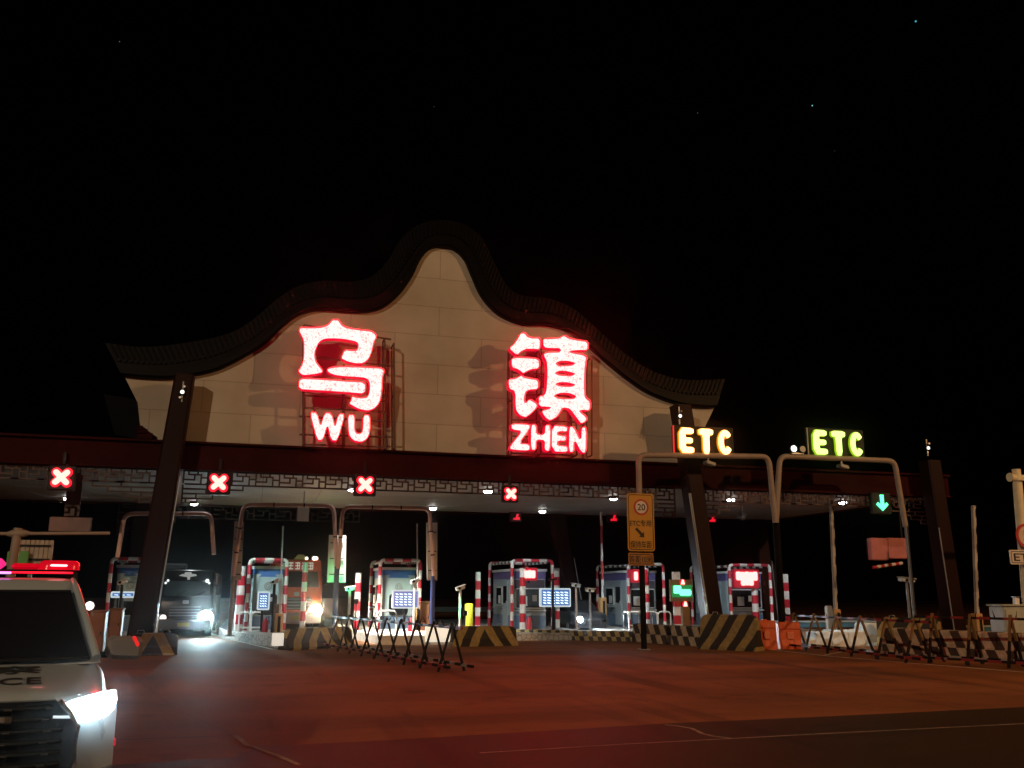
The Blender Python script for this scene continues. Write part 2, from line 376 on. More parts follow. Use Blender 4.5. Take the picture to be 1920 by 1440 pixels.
_mx = _n.nodes.new('ShaderNodeMix'); _mx.data_type = 'RGBA'; _mx.blend_type = 'MULTIPLY'; _mx.inputs[0].default_value = 1
_n.links.new(_br.outputs['Color'], _mx.inputs[6]); _n.links.new(_rp.outputs[0], _mx.inputs[7]); _n.links.new(_mx.outputs[2], _b.inputs['Base Color'])
pl = [W(x, y, GY) for x, y in inner_px]
pl = [Vector((p.x, GY, p.z)) for p in smooth_path([(p.x, p.y, p.z + .12) for p in pl], 4)]
edgeR = [W(x, y, GY) for x, y in ((1322, 800), (1314, 840), (1306, 872))]; edgeL = [W(x, y, GY) for x, y in ((283, 828), (276, 820), (266, 818), (263, 800), (258, 755))]
poly = pl + edgeR + edgeL
b = MB(); b.prism([(p.x, p.z) for p in poly], (0, GY, 0), X3, Z3, (0, .35, 0)); b.build('wall_panel', panel_m, gab)
def prof(i):
    a, c = inn[i], out_[i]
    L = lambda f, y: Vector((a.x + (c.x - a.x) * f, y, a.z + (c.z - a.z) * f))
    return [L(0, 33.5), L(0, 30.30), L(.06, 30.24), L(.2, 30.25), L(.21, 30.30), L(.38, 30.30), L(.40, 30.36), L(.96, 30.42), L(1, 30.5), L(1, 33.5)]
b = MB(); b.loft([prof(i) for i in range(len(inn))], 0, False); rf = b.build('roof', tilem, gab)
b = MB()
for i in range(1, 149):
    a, c = inn[i], out_[i]; q = a.lerp(c, .47); b.cyl((q.x, 30.31, q.z), (q.x, 30.6, q.z), .06, 8)
    q2 = a.lerp(c, .53); q3 = a.lerp(c, .94); b.tube([(q2.x, 30.37, q2.z), (q3.x, 30.41, q3.z)], .035, 5)
b.build('tile_trim', tilem, rf)
# low dark wing roof showing beyond the left end of the gable
b = MB(); b.prism([(p.x, p.z) for p in [W(x, y, 31.4) for x, y in ((194, 738), (268, 752), (278, 826), (215, 815))]], (0, 31.4, 0), X3, Z3, (0, .3, 0))
b.build('wing_wall', mat('dark_slate_panel', (.006, .006, .009), .8, spec=.05), gab)
b = MB()
for x0, x1, y0, y1 in ((258, 268, 799, 806), (258, 276, 806, 813), (258, 286, 813, 822)):
    p, q = W(x0, y1, 30.3), W(x1, y0, 30.3); b.box(((p.x + q.x) / 2, 30.36, (p.z + q.z) / 2), (q.x - p.x, .25, q.z - p.z + .01))
b.build('stepped_corbel', brownm, gab)

# ================================================================== CANOPY
can = thing('toll_canopy', 'long dark red brown toll canopy with carved lattice frieze and pale soffit', 'canopy', (5, 37, 5.5))
FX0, FX1 = -22.0, W(1772, 880, 30.4).x
b = MB(); b.box(((FX0 + FX1) / 2, 30.55, 6.0), (FX1 - FX0, .5, .90)); b.box(((FX0 + FX1) / 2, 30.4, 6.41), (FX1 - FX0, .5, .07)); b.box(((FX0 + FX1) / 2, 30.42, 5.58), (FX1 - FX0, .42, .06))
b.box(((FX0 + FX1) / 2, 43.6, 6.0), (FX1 - FX0, .4, .95)); b.box((FX1 - .1, 37, 6.0), (.4, 12.7, .88)); b.build('fascia', brownm, can)
soff_m = mat('soffit_panel', (.25, .235, .21), .6, var=.12, scale=.6)
b = MB()
nx = 22
for i in range(nx):
    for j in range(4):
        x0 = FX0 + (FX1 - FX0) * i / nx; x1 = FX0 + (FX1 - FX0) * (i + 1) / nx; y0 = 30.85 + 12.5 * j / 4; y1 = 30.85 + 12.5 * (j + 1) / 4
        b.box(((x0 + x1) / 2, (y0 + y1) / 2, 5.62), (x1 - x0 - .018, y1 - y0 - .018, .06))
b.build('soffit', soff_m, can)
b = MB(); b.box(((FX0 + FX1) / 2, 37, 6.05), (FX1 - FX0 - .6, 12.6, .7)); b.build('roof_deck', tilem, can)
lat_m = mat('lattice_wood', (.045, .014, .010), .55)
def lattice(x0, x1, Y, z1, h, m=lat_m, left=False, right=False, flip=False):
    b = MB(); t = .05; n = max(1, round((x1 - x0) / (h * 1.75))); u = (x1 - x0) / n
    H = lambda xa, xb, z: b.box(((xa + xb) / 2, Y, z), (xb - xa + t, .06, t))
    V = lambda x, za, zb: b.box((x, Y, (za + zb) / 2), (t, .055, zb - za - t))
    z0 = z1 - h
    for i in range(n):
        o = x0 + i * u; s = lambda f: o + u * f; q = lambda f: z0 + h * f
        V(o, z0, z1); H(s(0), s(.45), q(.33)); V(s(.45), q(.33), q(.72)); H(s(.2), s(.72), q(.72)); V(s(.2), q(.72), z1)
        V(s(.72), z0, q(.72)); H(s(.45), s(.72), z0); H(s(.72), s(1), q(.5)); V(s(.58), q(.72), z1)
    H(x0, x1, z1); H(x0 + u * .1, x1, z0); V(x1, z0, z1)
    for on, sx, sg in ((left, x0, 1), (right, x1, -1)):     # stepped brackets beside the columns
        if not on: continue
        for k in range(4):
            xa = sx; xb = sx + sg * (4 - k) * u * .62; zz = z0 - (k + 1) * h * .36
            H(min(xa, xb), max(xa, xb), zz); V(xb, zz, zz + h * .36); V(sx + sg * (3.4 - k) * u * .4, zz, zz + h * .36)
        V(sx, z0 - h * 1.45, z0)
    return b
LZ, LH = 5.53, .42
cLx = lambda z: -3.19 + (z - .33) * .0763
cRx = lambda z: 15.54 - (z - .5) * .119
xl, xr = cLx(5.3), cRx(5.3)
for x0, x1, l_, r_ in ((FX0 + .3, xl - .4, False, True), (xl + .4, xr - .42, True, True), (xr + .42, FX1 - .9, True, True)):
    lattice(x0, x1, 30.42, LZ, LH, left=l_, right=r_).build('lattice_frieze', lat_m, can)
lattice(-6, 4.5, 43.3, 5.52, .55, left=True, right=False).build('rear_lattice_frieze', mat('shaded_lattice_wood', (.020, .005, .004), .6), can)  # darker copy of the lattice wood, shade put into its colour

def column(pb, pt, wb, wt, dp, label, pipe=None, lampn=0):
    pb, pt = Vector(pb), Vector(pt)
    t = thing('support_column', label, 'column', (pb.x, pb.y, 0), 'leaning columns of the toll canopy')
    b = MB()
    def ring(p, w_, d_):
        c = .06; return [(p.x - w_ / 2 + c, p.y - d_ / 2, p.z), (p.x + w_ / 2 - c, p.y - d_ / 2, p.z), (p.x + w_ / 2, p.y - d_ / 2 + c, p.z), (p.x + w_ / 2, p.y + d_ / 2, p.z), (p.x - w_ / 2, p.y + d_ / 2, p.z), (p.x - w_ / 2, p.y - d_ / 2 + c, p.z)]
    b.loft([ring(pb.lerp(pt, k / 8), wb + (wt - wb) * k / 8, dp) for k in range(9)], 0, False); b.build('shaft', column_m, t)
    b = MB(); b.box((pb.x, pb.y, .12), (wb + .16, dp + .16, .24)); b.build('plinth', concrete, t)
    if pipe:
        for off in pipe:
            o = Vector((off, -dp / 2 - .03, 0)); a, c = pb.lerp(pt, .05) + o, pb.lerp(pt, .62) + o
            b = MB(); b.tube([a, c], .022, 6); b.build('conduit_pipe', steel, t)
    return t
cL = column((-3.21, 29.72, 0), (-2.57, 29.72, 8.45), .74, .58, .62, 'dark brown leaning column in front of the gable beside the police car', (.39,))
cR = column((15.60, 29.72, 0), (14.59, 29.72, 8.48), .60, .62, .62, 'dark brown leaning column under the amber ETC sign', (-.36, -.30))
pt_, pb_ = W(1742, 850, 29.75), W(1790, 1175, 29.75)
column((pb_.x + (pb_.x - pt_.x) * .12, 29.75, 0), (pt_.x, 29.75, 6.9), .62, .6, .6, 'dark leaning column at the unlit far end, by the green arrow', (-.33,))
for xb, yb, xt, yt, lab in ((246, 1190, 268, 960, 'dim rear column just behind the column by the police car'), (1083, 1190, 1044, 960, 'dim red-lit rear column beyond the fourth booth'), (1442, 1170, 1420, 955, 'dim rear column above the booth with the long red display')):
    p, q = W(xb, yb, 43.0), W(xt, yt, 43.0); k = (0 - p.z) / (q.z - p.z); p = p.lerp(q, k)
    column((p.x, 43, 0), (q.x, 43, 5.55), .75, .7, .6, lab, (.39,) if xb < 1400 else (.36,))
# ornamental floodlights on the column heads
def head_lamp(px, py, Y, label):
    p = W(px, py, Y); t = thing('column_floodlight', label, 'floodlight', p, 'floodlights on the column heads')
    b = MB(); b.bbox(p + Vector((0, .05, 0)), (.16, .12, .2), .03); b.build('housing', black, t)
    for k in range(3):
        b = MB(); b.disc(p + Vector((.05 * (k - 1), -.015, .22 * (k - 1) * .8)), .035 if k != 1 else .06, (-.1, -1, 0), 10); b.build('lens', glow('column_lens', (1, .95, .85), 2.2) if k == 1 else steel, t)
    b = MB(); b.bar(p + Vector((0, .06, -.3)), p + Vector((0, .06, .35)), .04); b.build('bracket', steel, t); return t
head_lamp(342, 735, 29.34, 'small lit floodlight on the head of the column by the police car')
head_lamp(1275, 780, 29.34, 'small lit floodlight on the column head under the amber ETC sign')
head_lamp(1740, 840, 29.34, 'small floodlight on the column head at the unlit far end')
# ================================================================== DOWNLIGHTS
for k, (x, y, zz, lab) in enumerate(((127, 933, 5.55, 'white soffit downlight below the first red cross'), (364, 942, 5.55, 'white soffit downlight above the dark truck'), (660, 915, 5.55, 'white soffit downlight touching the third red cross'), (812, 951, 5.55, 'white soffit downlight above the corner of the paired tube frame'),
        (915, 919, 5.55, 'white soffit downlight beside the fourth red cross'), (1017, 957, 5.55, 'white soffit downlight beyond the fourth red cross, over the fee screen'), (1150, 932, 5.55, 'white soffit downlight beside the yellow speed sign'), (1370, 935, 5.55, 'white soffit downlight under the amber ETC frame'), (1580, 940, 5.55, 'white soffit downlight beside the raised boom under the green ETC sign'), (396, 908, 5.55, 'soffit lamp half hidden by the second red cross'))):
    p = G(x, y, zz); small = False
    t = thing('downlight', lab, 'downlight', p, 'round downlights in the canopy soffit')
    r = .10 if small else .16
    b = MB(); b.tube([p + Vector((0, 0, .04)), p + Vector((0, 0, -.03))], [r * 1.25, r * 1.15], 20); b.build('rim', black, t)
    b = MB(); b.loft([[p + Vector((r * f * math.cos(a * PI / 10), r * f * math.sin(a * PI / 10), -.035 - h)) for a in range(20)] for f, h in ((1, 0), (.9, .05), (.6, .085), (.2, .1))]); b.build('lens', glow('downlight_lens', (1, .97, .92), 22), t)
    if p.y < 37: lamp('downlight_beam', 'SPOT', p + Vector((0, 0, -.2)), (7000 if k == 2 else 1250), (.80, .95, 1) if k != 2 else (1, .95, .85), .15, (p.x + 2.1, 38.4 if k != 2 else 35.6, 1.2 if k != 2 else .3), 64 if k != 2 else 74, .8)
    else: lamp('downlight_beam', 'SPOT', p + Vector((0, 0, -.2)), 110, (.9, .97, 1), .15, (p.x, p.y + .2, 0), 100, .7)

# ================================================================== BIG LETTER SIGNS
led_big = led_mat('red_led_letter_face', (27.0, 1.06, 1.0), (.35, .40, .42), 11, .47, .55)
letter_halo = glow('red_letter_halo', (1.0, .0, .035), .75)  # glowing red outline imitates the bloom round the letters
frame_m = mat('sign_scaffold', (.10, .055, .04), .6)
SY = 29.55
def sign(name, label, org, chars, pin, sc=4.965, rails=()):
    base = W(org[0] + chars['foot'][0] / sc, org[1] + chars['foot'][1] / sc, SY)
    t = thing(name, label, 'illuminated sign', (base.x, SY, base.z))
    conv = lambda P: [((w_ := W(org[0] + x / sc, org[1] + y / sc, SY)).x - base.x, w_.z - base.z) for x, y in P]
    for nm, groups, bold in (('character', chars['polys'], .022), ('letter', None, .02)):
        sets = [groups] if groups else pin
        for polys in sets:
            cp = [conv(P) for P in polys]
            o = curve_mesh(cp, nm, letter_halo, t, .16, bold, lambda u, v, d: Vector((u, d + .02, v)))
            f = curve_mesh(cp, nm + '_face', led_big, o, .04, -.005, lambda u, v, d: Vector((u, d - .09, v)))
            curve_mesh(cp, nm + '_halo_edge', letter_halo, o, .20, .012 if groups else .006, lambda u, v, d: Vector((u, d - .12, v)), wall=True)
    b = MB()
    for (x0, y0, x1, y1) in rails:
        p, q = W(org[0] + x0 / sc, org[1] + y0 / sc, SY + .3), W(org[0] + x1 / sc, org[1] + y1 / sc, SY + .3); b.bar(p, q, .05)
        if abs(x0 - x1) < 30: b.bar(p + Vector((0, .55, 0)), q + Vector((0, .55, 0)), .05); b.bar(q, q + Vector((0, .55, 0)), .04); b.bar(p, p + Vector((0, .55, 0)), .04); b.bar(p.lerp(q, .5), p.lerp(q, .5) + Vector((0, .55, 0)), .04)
    b.build('support_frame', frame_m, t)
    return t
WA = [(510, 160), (565, 160), (590, 205), (630, 230), (700, 245), (780, 255), (870, 265), (905, 290), (915, 320), (890, 365), (875, 440), (850, 510), (795, 560), (720, 562), (650, 545), (590, 515), (625, 437), (690, 447), (740, 443), (755, 400), (745, 370), (700, 352), (600, 335), (500, 330), (430, 335), (385, 360), (365, 400), (345, 450), (342, 500), (355, 550), (385, 590), (420, 630), (405, 650), (320, 665), (235, 672), (200, 640), (200, 625), (235, 570), (248, 500), (250, 430), (248, 350), (225, 300), (205, 262), (210, 232), (300, 235), (400, 232), (460, 215), (490, 190)]
WB = [(460, 620), (490, 605), (560, 595), (650, 595), (750, 598), (870, 603), (960, 608), (990, 630), (985, 650), (968, 695), (968, 780), (960, 850), (945, 925), (900, 975), (835, 1000), (760, 985), (710, 960), (668, 935), (690, 895), (692, 868), (730, 880), (780, 885), (830, 880), (850, 850), (860, 800), (858, 750), (845, 715), (810, 695), (740, 688), (640, 683), (540, 672), (480, 650)]
WC = [(205, 705), (330, 708), (500, 718), (650, 730), (815, 738), (812, 842), (650, 830), (500, 818), (330, 808), (200, 800)]
sign('place_name_sign', 'glowing red sign with one large character over the letters WU on the gable', (520, 570), {'polys': [WA, WB, WC], 'foot': (550, 1330)},
     [[[(303, 1015), (365, 1020), (400, 1155), (440, 1022), (500, 1025), (535, 1165), (568, 1032), (625, 1035), (555, 1278), (500, 1275), (465, 1120), (420, 1272), (370, 1272)]],
      [[(655, 1040), (715, 1040), (712, 1180), (735, 1215), (770, 1215), (795, 1190), (798, 1042), (858, 1042), (855, 1200), (830, 1260), (770, 1292), (700, 1275), (662, 1220)]]],
     rails=[(245, 200, 245, 1320), (1000, 320, 1010, 1345), (245, 850, 1000, 900), (205, 1045, 1000, 1090), (245, 965, 1000, 1005), (205, 1215, 1080, 1240), (245, 1310, 1000, 1330), (370, 500, 1080, 580), (245, 195, 1060, 330), (620, 560, 620, 1320), (1085, 365, 1090, 1345)])
ZB = [(625, 235), (700, 235), (780, 230), (822, 203), (860, 230), (950, 250), (1040, 260), (1040, 340), (960, 338), (865, 345), (880, 362), (940, 375), (1000, 385), (1028, 405), (1022, 440), (1012, 520), (1008, 650), (1012, 770), (1040, 800), (1062, 815), (1060, 900), (980, 890), (960, 905), (1030, 965), (1025, 995), (975, 1022), (930, 960), (870, 880), (800, 870), (785, 910), (750, 960), (685, 992), (640, 960), (612, 905), (700, 880), (690, 865), (585, 862), (585, 770), (640, 760), (655, 720), (662, 640), (665, 540), (660, 450), (635, 400), (630, 375), (680, 360), (780, 360), (792, 345), (770, 320), (700, 322), (628, 315)]
ZH = [[(742, 462), (770, 440), (850, 438), (932, 462), (890, 485), (770, 487)], [(735, 553), (765, 530), (850, 535), (930, 560), (890, 580), (780, 575)], [(738, 655), (770, 635), (850, 638), (932, 660), (890, 680), (780, 675)], [(722, 765), (770, 735), (860, 735), (932, 765), (920, 793), (780, 792)]]
ZA = [[(425, 178), (460, 185), (480, 215), (520, 228), (600, 230), (595, 333), (530, 328), (460, 328), (420, 350), (380, 388), (310, 325), (360, 285), (395, 235)],
      [(333, 412), (450, 410), (590, 422), (588, 508), (510, 515), (470, 535), (440, 555), (410, 530), (380, 512), (335, 500)],
      [(425, 575), (450, 595), (500, 605), (580, 615), (582, 700), (500, 703), (465, 720), (450, 770), (450, 820), (475, 830), (500, 795), (570, 840), (565, 870), (520, 920), (465, 962), (410, 945), (375, 900), (368, 830), (370, 760), (355, 715), (310, 698), (305, 610), (370, 605), (400, 590)]]
sign('place_name_sign', 'glowing red sign with one large character over the letters ZHEN on the gable', (890, 590), {'polys': ZA + [ZB] + ZH, 'foot': (670, 1310)},
     [[[(333, 1022), (505, 1030), (500, 1065), (400, 1205), (502, 1215), (500, 1272), (318, 1262), (322, 1230), (435, 1090), (330, 1075)]],
      [[(512, 1030), (562, 1033), (562, 1120), (640, 1128), (645, 1035), (697, 1038), (690, 1275), (637, 1270), (640, 1175), (560, 1168), (558, 1265), (510, 1262)]],
      [[(705, 1038), (850, 1048), (850, 1095), (760, 1090), (758, 1130), (840, 1135), (838, 1180), (758, 1178), (757, 1225), (855, 1232), (852, 1285), (702, 1278)]],
      [[(865, 1050), (910, 1052), (975, 1190), (980, 1055), (1027, 1058), (1022, 1295), (975, 1285), (912, 1165), (908, 1285), (862, 1282)]]],
     rails=[(350, 300, 340, 1300), (940, 400, 950, 1310), (340, 980, 940, 1000), (350, 740, 940, 760), (340, 1290, 940, 1310), (620, 240, 615, 1300), (340, 1130, 1040, 1160), (350, 540, 1040, 580), (1090, 400, 1090, 1310)])

# ================================================================== LANE SIGNALS
x_core = glow('red_signal_core', (4.0, .95, .80)); x_halo = glow('red_signal_halo', (1.3, .0, .03))  # rim is a glowing shape for the halo round the cross
def cross_signal(px, py, Y, s, label):
    p = W(px, py, Y); t = thing('lane_cross_signal', label, 'lane signal', p, 'red cross lane signals under the canopy edge')
    b = MB(); b.bbox(p + Vector((0, .16, 0)), (s * 1.22, .2, s * 1.22), .03); b.build('housing', black, t)
    b = MB(); b.bar(p + Vector((0, .2, s * .7)), p + Vector((0, .2, s * .7 + .35)), .08); b.build('hanger', black, t)
    for nm, m, r, L, y in (('halo_rim', x_halo, .138, .37, .035), ('cross', x_core, .082, .345, -.06)):
        b = MB(); r *= s / .62; L *= s
        for a in (PI / 4, 3 * PI / 4):
            d = Vector((math.cos(a), 0, math.sin(a))) * L; n = Vector((-math.sin(a), 0, math.cos(a)))
            pl_ = [p + d + (n * math.sin(k * PI / 8) + d.normalized() * math.cos(k * PI / 8)) * r for k in range(-4, 5)] + [p - d - (n * math.sin(k * PI / 8) + d.normalized() * math.cos(k * PI / 8)) * r for k in range(-4, 5)]
            b.prism([(q.x, q.z) for q in pl_], (0, p.y + y + (.001 if a > 1 else 0), 0), X3, Z3, (0, .05, 0))
        b.build(nm, m, t)
    return t
cross_signal(115, 895, 30.0, .62, 'glowing red cross lane signal nearest the police car side of the canopy')
cross_signal(410, 905, 30.0, .60, 'glowing red cross lane signal over the lane with the dark truck')
cross_signal(685, 909, 30.0, .60, 'glowing red cross lane signal above the paired tube frames')
cross_signal(958, 926, 30.0, .47, 'glowing red cross lane signal above the booth with the square red display')
p = W(1655, 943, 30.0); t = thing('lane_arrow_signal', 'green down arrow lane signal in the open lane under the canopy', 'lane signal', p)
b = MB(); b.bbox(p + Vector((0, .16, 0)), (.85, .2, .85), .03); b.build('housing', black, t)
ga = [(-.06, .30), (.06, .30), (.06, -.08), (.17, .02), (.23, -.06), (0, -.28), (-.23, -.06), (-.17, .02), (-.06, -.08)]
b = MB(); b.prism([(x * 1.12, z * 1.05) for x, z in ga], p, X3, Z3, (0, .05, 0)); b.build('arrow', led_mat('green_arrow_face', (.25, 2.6, 1.05), (.02, .25, .12), 22), t)
for px, py, lab in ((968, 968, 'tiny red rear signal under the fourth red cross'), (1150, 970, 'tiny red rear signal beside the yellow speed sign'), (1335, 972, 'tiny red rear signal beyond the column under the amber ETC frame')):
    p = W(px, py, 42.6); t = thing('rear_lane_signal', lab, 'lane signal', p, 'small red signals at the back of the canopy')
    b = MB(); b.bbox(p + Vector((0, .14, .05)), (.62, .2, .62), .03); b.build('housing', black, t)
    b = MB(); b.prism([(-.16, -.12), (.16, -.12), (.16, .02), (.05, .0), (.12, .15), (.02, .16), (-.04, -.02), (-.15, -.03)], p + Vector((.02, -.02, -.05)), X3, Z3, (0, .05, 0)); b.build('lit_segment', glow('rear_signal_red', (.9, .01, .03)), t)
    b = MB(); b.bar(p + Vector((0, .14, .35)), p + Vector((0, .14, .8)), .07); b.build('hanger', black, t)
# ================================================================== TRAFFIC ISLANDS
carved = bpy.data.materials.new('carved_kerb_stone'); carved.use_nodes = True
_n = carved.node_tree; _b = _n.nodes['Principled BSDF']; _b.inputs['Roughness'].default_value = .8
_tc = _n.nodes.new('ShaderNodeTexCoord'); _vo = _n.nodes.new('ShaderNodeTexVoronoi'); _vo.inputs['Scale'].default_value = 5; _vo.feature = 'DISTANCE_TO_EDGE'
_n.links.new(_tc.outputs['Object'], _vo.inputs['Vector'])
_rp = _n.nodes.new('ShaderNodeValToRGB'); _rp.color_ramp.elements[0].position = .0; _rp.color_ramp.elements[1].position = .12
_rp.color_ramp.elements[0].color = (.22, .22, .22, 1); _rp.color_ramp.elements[1].color = (.48, .47, .45, 1)
_n.links.new(_vo.outputs[0], _rp.inputs[0]); _n.links.new(_rp.outputs[0], _b.inputs['Base Color'])
_bp = _n.nodes.new('ShaderNodeBump'); _bp.inputs['Strength'].default_value = .6; _bp.inputs['Distance'].default_value = .03
_n.links.new(_rp.outputs[0], _bp.inputs['Height']); _n.links.new(_bp.outputs[0], _b.inputs['Normal'])
pavem = mat('island_paving', (.34, .33, .31), .85, var=.2, scale=2)
def island(poly, h, label, skirt=carved, pave=None):
    cx = sum(p[0] for p in poly) / len(poly); cy = sum(p[1] for p in poly) / len(poly)
    t = thing('traffic_island', label, 'traffic island', (cx, cy, 0), 'raised islands between the toll lanes')
    b = MB(); n = len(poly); ar = sum(poly[i][0] * poly[(i + 1) % n][1] - poly[(i + 1) % n][0] * poly[i][1] for i in range(n))
    if ar < 0: poly = poly[::-1]
    inn_ = []
    for i in range(n):
        a, c, d = Vector(poly[i - 1]), Vector(poly[i]), Vector(poly[(i + 1) % n]); v = ((a - c).normalized() + (d - c).normalized())
        q = c + (Vector((cx, cy)) - c).normalized() * .16; inn_.append(q)
    A = [Vector((p[0], p[1], 0)) for p in poly]; B = [Vector((p[0], p[1], h - .03)) for p in poly]; C = [Vector((q.x * .25 + p[0] * .75, q.y * .25 + p[1] * .75, h)) for p, q in zip(poly, inn_)]; D = [Vector((q.x, q.y, h)) for q in inn_]
    vs = A + B + C + D; fs = []
    for k in range(3): fs += [(k * n + i, k * n + (i + 1) % n, (k + 1) * n + (i + 1) % n, (k + 1) * n + i) for i in range(n)]
    b.add(vs, fs); b.build('kerb', skirt, t)
    b = MB(); b.add([v - Vector((0, 0, .012)) for v in D], [tuple(range(n))]); b.build('paving', pave or pavem, t)
    return t
IH = .28
# island nose polygons on the ground, lane direction +y
island([(-6.0, 33.5), (-4.7, 32.6), (-3.9, 33.6), (-3.85, 52), (-6.1, 52)], IH, 'kerbed island carrying the booth beside the police car')
p2 = G(530, 1216); island([(p2.x - .05, p2.y), (p2.x + .55, p2.y + .3), (1.25, 35), (1.3, 52), (-1.35, 52), (-1.35, 41), (-1.1, 38)], IH + .05, 'long pale island with a carved kerb beside the dark truck lane')
island([(4.3, 32.9), (7.0, 32.6), (7.4, 34), (7.3, 52), (3.75, 52), (3.75, 37)], IH + .05, 'brightly headlit island behind the striped trestle barrier', mat('lit_kerb_stone', (.66, .63, .56), .8, var=.12, scale=5, bump=.3), mat('lit_island_paving', (.70, .67, .6), .8, var=.1))  # kerb and paving made paler, the lane light put into their colour
island([(9.4, 34.7), (12.3, 34.4), (13.2, 35.5), (13.1, 52), (9.0, 52), (9.0, 37)], IH, 'island under the booth with the square red display')
island([(14.3, 36.5), (17.2, 35.0), (18.4, 36), (18.4, 54), (14.3, 54)], IH, 'island under the booth behind the yellow speed sign')
island([(19.7, 34.5), (23.2, 34), (23.6, 35.5), (23.6, 54), (19.6, 54)], IH, 'island under the last booth, behind the orange water barriers')
def kerb_line(a, b_, w_, h, m, label, step=None, nose=False):
    a, b_ = Vector(a), Vector(b_); d = b_ - a; L = d.length
    t = tag(bpy.data.objects.new('striped_kerb', None), label, 'kerb', None); COL.objects.link(t); t.location = (a.x, a.y, 0); t.rotation_euler = (0, 0, math.atan2(d.y, d.x))
    b = MB(); nseg = max(1, int(L / .9))
    for i in range(nseg):
        x0, x1 = L * i / nseg + .006, L * (i + 1) / nseg - .006
        sec = [(0, 0), (.0, h * .42), (.05, h * .45), (.05, h - .04), (.09, h), (w_ - .04, h), (w_, h - .04), (w_, 0)] if step else [(0, 0), (.03, h - .03), (.07, h), (w_ - .03, h), (w_, h - .04), (w_, 0)]
        ja = random.uniform(-.008, .008); b.loft([[(x, y + ja, z) for y, z in sec] for x in (x0, x1)], 0, False)
    b.build('kerb_stone', m, t, local=True)
    return t
k0, k1, k2 = G(955, 1198), G(1185, 1203), G(1345, 1215)
kerb_line(k0.to_tuple(), k1.to_tuple(), .5, .36, hz_low, 'low yellow and black striped kerb in front of the booth with the square red display')
kerb_line(k1.to_tuple(), k2.to_tuple(), .6, .66, hz_wb, 'two tier striped kerb leading to the tall chevron barrier', True)
k3, k4 = G(1655, 1226), G(2000, 1250)
kerb_line(k3.to_tuple(), k4.to_tuple(), .6, .78, hz_wb, 'two tier white and dark striped kerb behind the trestle barriers', True)

# ================================================================== JERSEY BARRIERS
def jersey(pa, pb, h, w_, label, mt=hz_yb, flip=1):
    a, b_ = Vector((pa.x, pa.y, 0)), Vector((pb.x, pb.y, 0)); d = b_ - a; L = d.length; c = (a + b_) / 2
    t = bpy.data.objects.new('crash_barrier', None); COL.objects.link(t); tag(t, label, 'crash barrier', 'striped concrete crash barriers')
    t.location = c; t.rotation_euler = (0, 0, math.atan2(d.y, d.x))
    sec = [(-w_ / 2, 0), (-w_ / 2, .1 * h), (-w_ * .24, .38 * h), (-w_ * .15, .96 * h), (-w_ * .11, h), (w_ * .11, h), (w_ * .15, .96 * h), (w_ * .24, .38 * h), (w_ / 2, .1 * h), (w_ / 2, 0)]
    b = MB(); rings = []
    for x, f in ((-L / 2, .86), (-L / 2 + .12, .96), (-L / 2 + .3, 1), (-L / 6, 1), (L / 6, 1), (L / 2 - .3, 1), (L / 2 - .12, .96), (L / 2, .86)):
        rings.append([(x, y, z * f + random.uniform(-.006, .006) * (z > 0)) for y, z in sec])
    b.loft(rings, 0, False); b.build('body', mt, t, local=True)
    b = MB()
    for x in (-L / 4, L / 4): b.tube([(x - .1, 0, h - .02), (x - .08, 0, h + .07), (x + .08, 0, h + .07), (x + .1, 0, h - .02)], .014, 6)
    b.build('lifting_loop', steel, t, local=True)
    return t
jersey(G(236, 1229), G(331, 1227), .62, .62, 'yellow and black chevron crash barrier at the foot of the column by the police car')
jersey(G(532, 1219), G(655, 1212), .66, .62, 'yellow and black chevron crash barrier in front of the red truck')
jersey(G(846, 1212), G(966, 1210), .66, .62, 'yellow and black chevron crash barrier beyond the near end of the trestle barrier')
jersey(G(1318, 1216), G(1425, 1221), 1.12, .7, 'tall chevron crash barrier beside the orange water barriers', stripe_mat('hazard_tall', (.020, .014, .010), (.34, .24, .085), .62, -.6))
jersey(G(1648, 1212), G(1768, 1216), 1.0, .7, 'chevron crash barrier half hidden behind the striped kerb', stripe_mat('hazard_tall_b', (.020, .014, .010), (.36, .25, .09), .9, -.6))

# ================================================================== TOLL BOOTHS
wallc = mat('booth_wall', (.37, .52, .51), .45, var=.06, scale=1.2); wallg = mat('booth_wall_blue_grey', (.27, .34, .38), .45, var=.06, scale=1.2)
blue = mat('booth_blue_band', (.05, .16, .42), .4, var=.08); lowb = mat('booth_lower_band', (.10, .15, .22), .5)
emb = mat('booth_emblem', (.26, .30, .29), .5); trimw = mat('booth_trim', (.5, .52, .52), .4)
monitor = led_mat('monitor_glow', (.14, .42, .95), (.2, .25, .4), 5)
inner_light = glow('booth_inner_light', (.75, .85, .9), .35)
def guard_frame(xc, wd, y0, y1, h, label, seg=.36):
    t = thing('booth_guard_frame', label, 'guard frame', (xc, y0, IH), 'red and white striped frames round the booths')
    r = .072; c = .15
    for nm, y in (('front_hoop', y0), ('rear_hoop', y1)):
        L, R = xc - wd / 2, xc + wd / 2
        pts = [(L, y, IH), (L, y, h - c)] + [(L + c - c * math.cos(a * PI / 8), y, h - c + c * math.sin(a * PI / 8)) for a in (1, 2, 3)] + [(L + c, y, h), (R - c, y, h)] + [(R - c + c * math.sin(a * PI / 8), y, h - c + c * math.cos(a * PI / 8)) for a in (1, 2, 3)] + [(R, y, h - c), (R, y, IH)]
        b = MB(); b.striped(pts, r, seg); b.build(nm, [red, white], t)
    for x in (xc - wd / 2 + .12, xc + wd / 2 - .12):
        b = MB(); b.striped([(x, y0 + .05, h - .06), (x, y1 - .05, h - .06)], r * .85, .3); b.build('side_rail', [black, white], t)
    return t
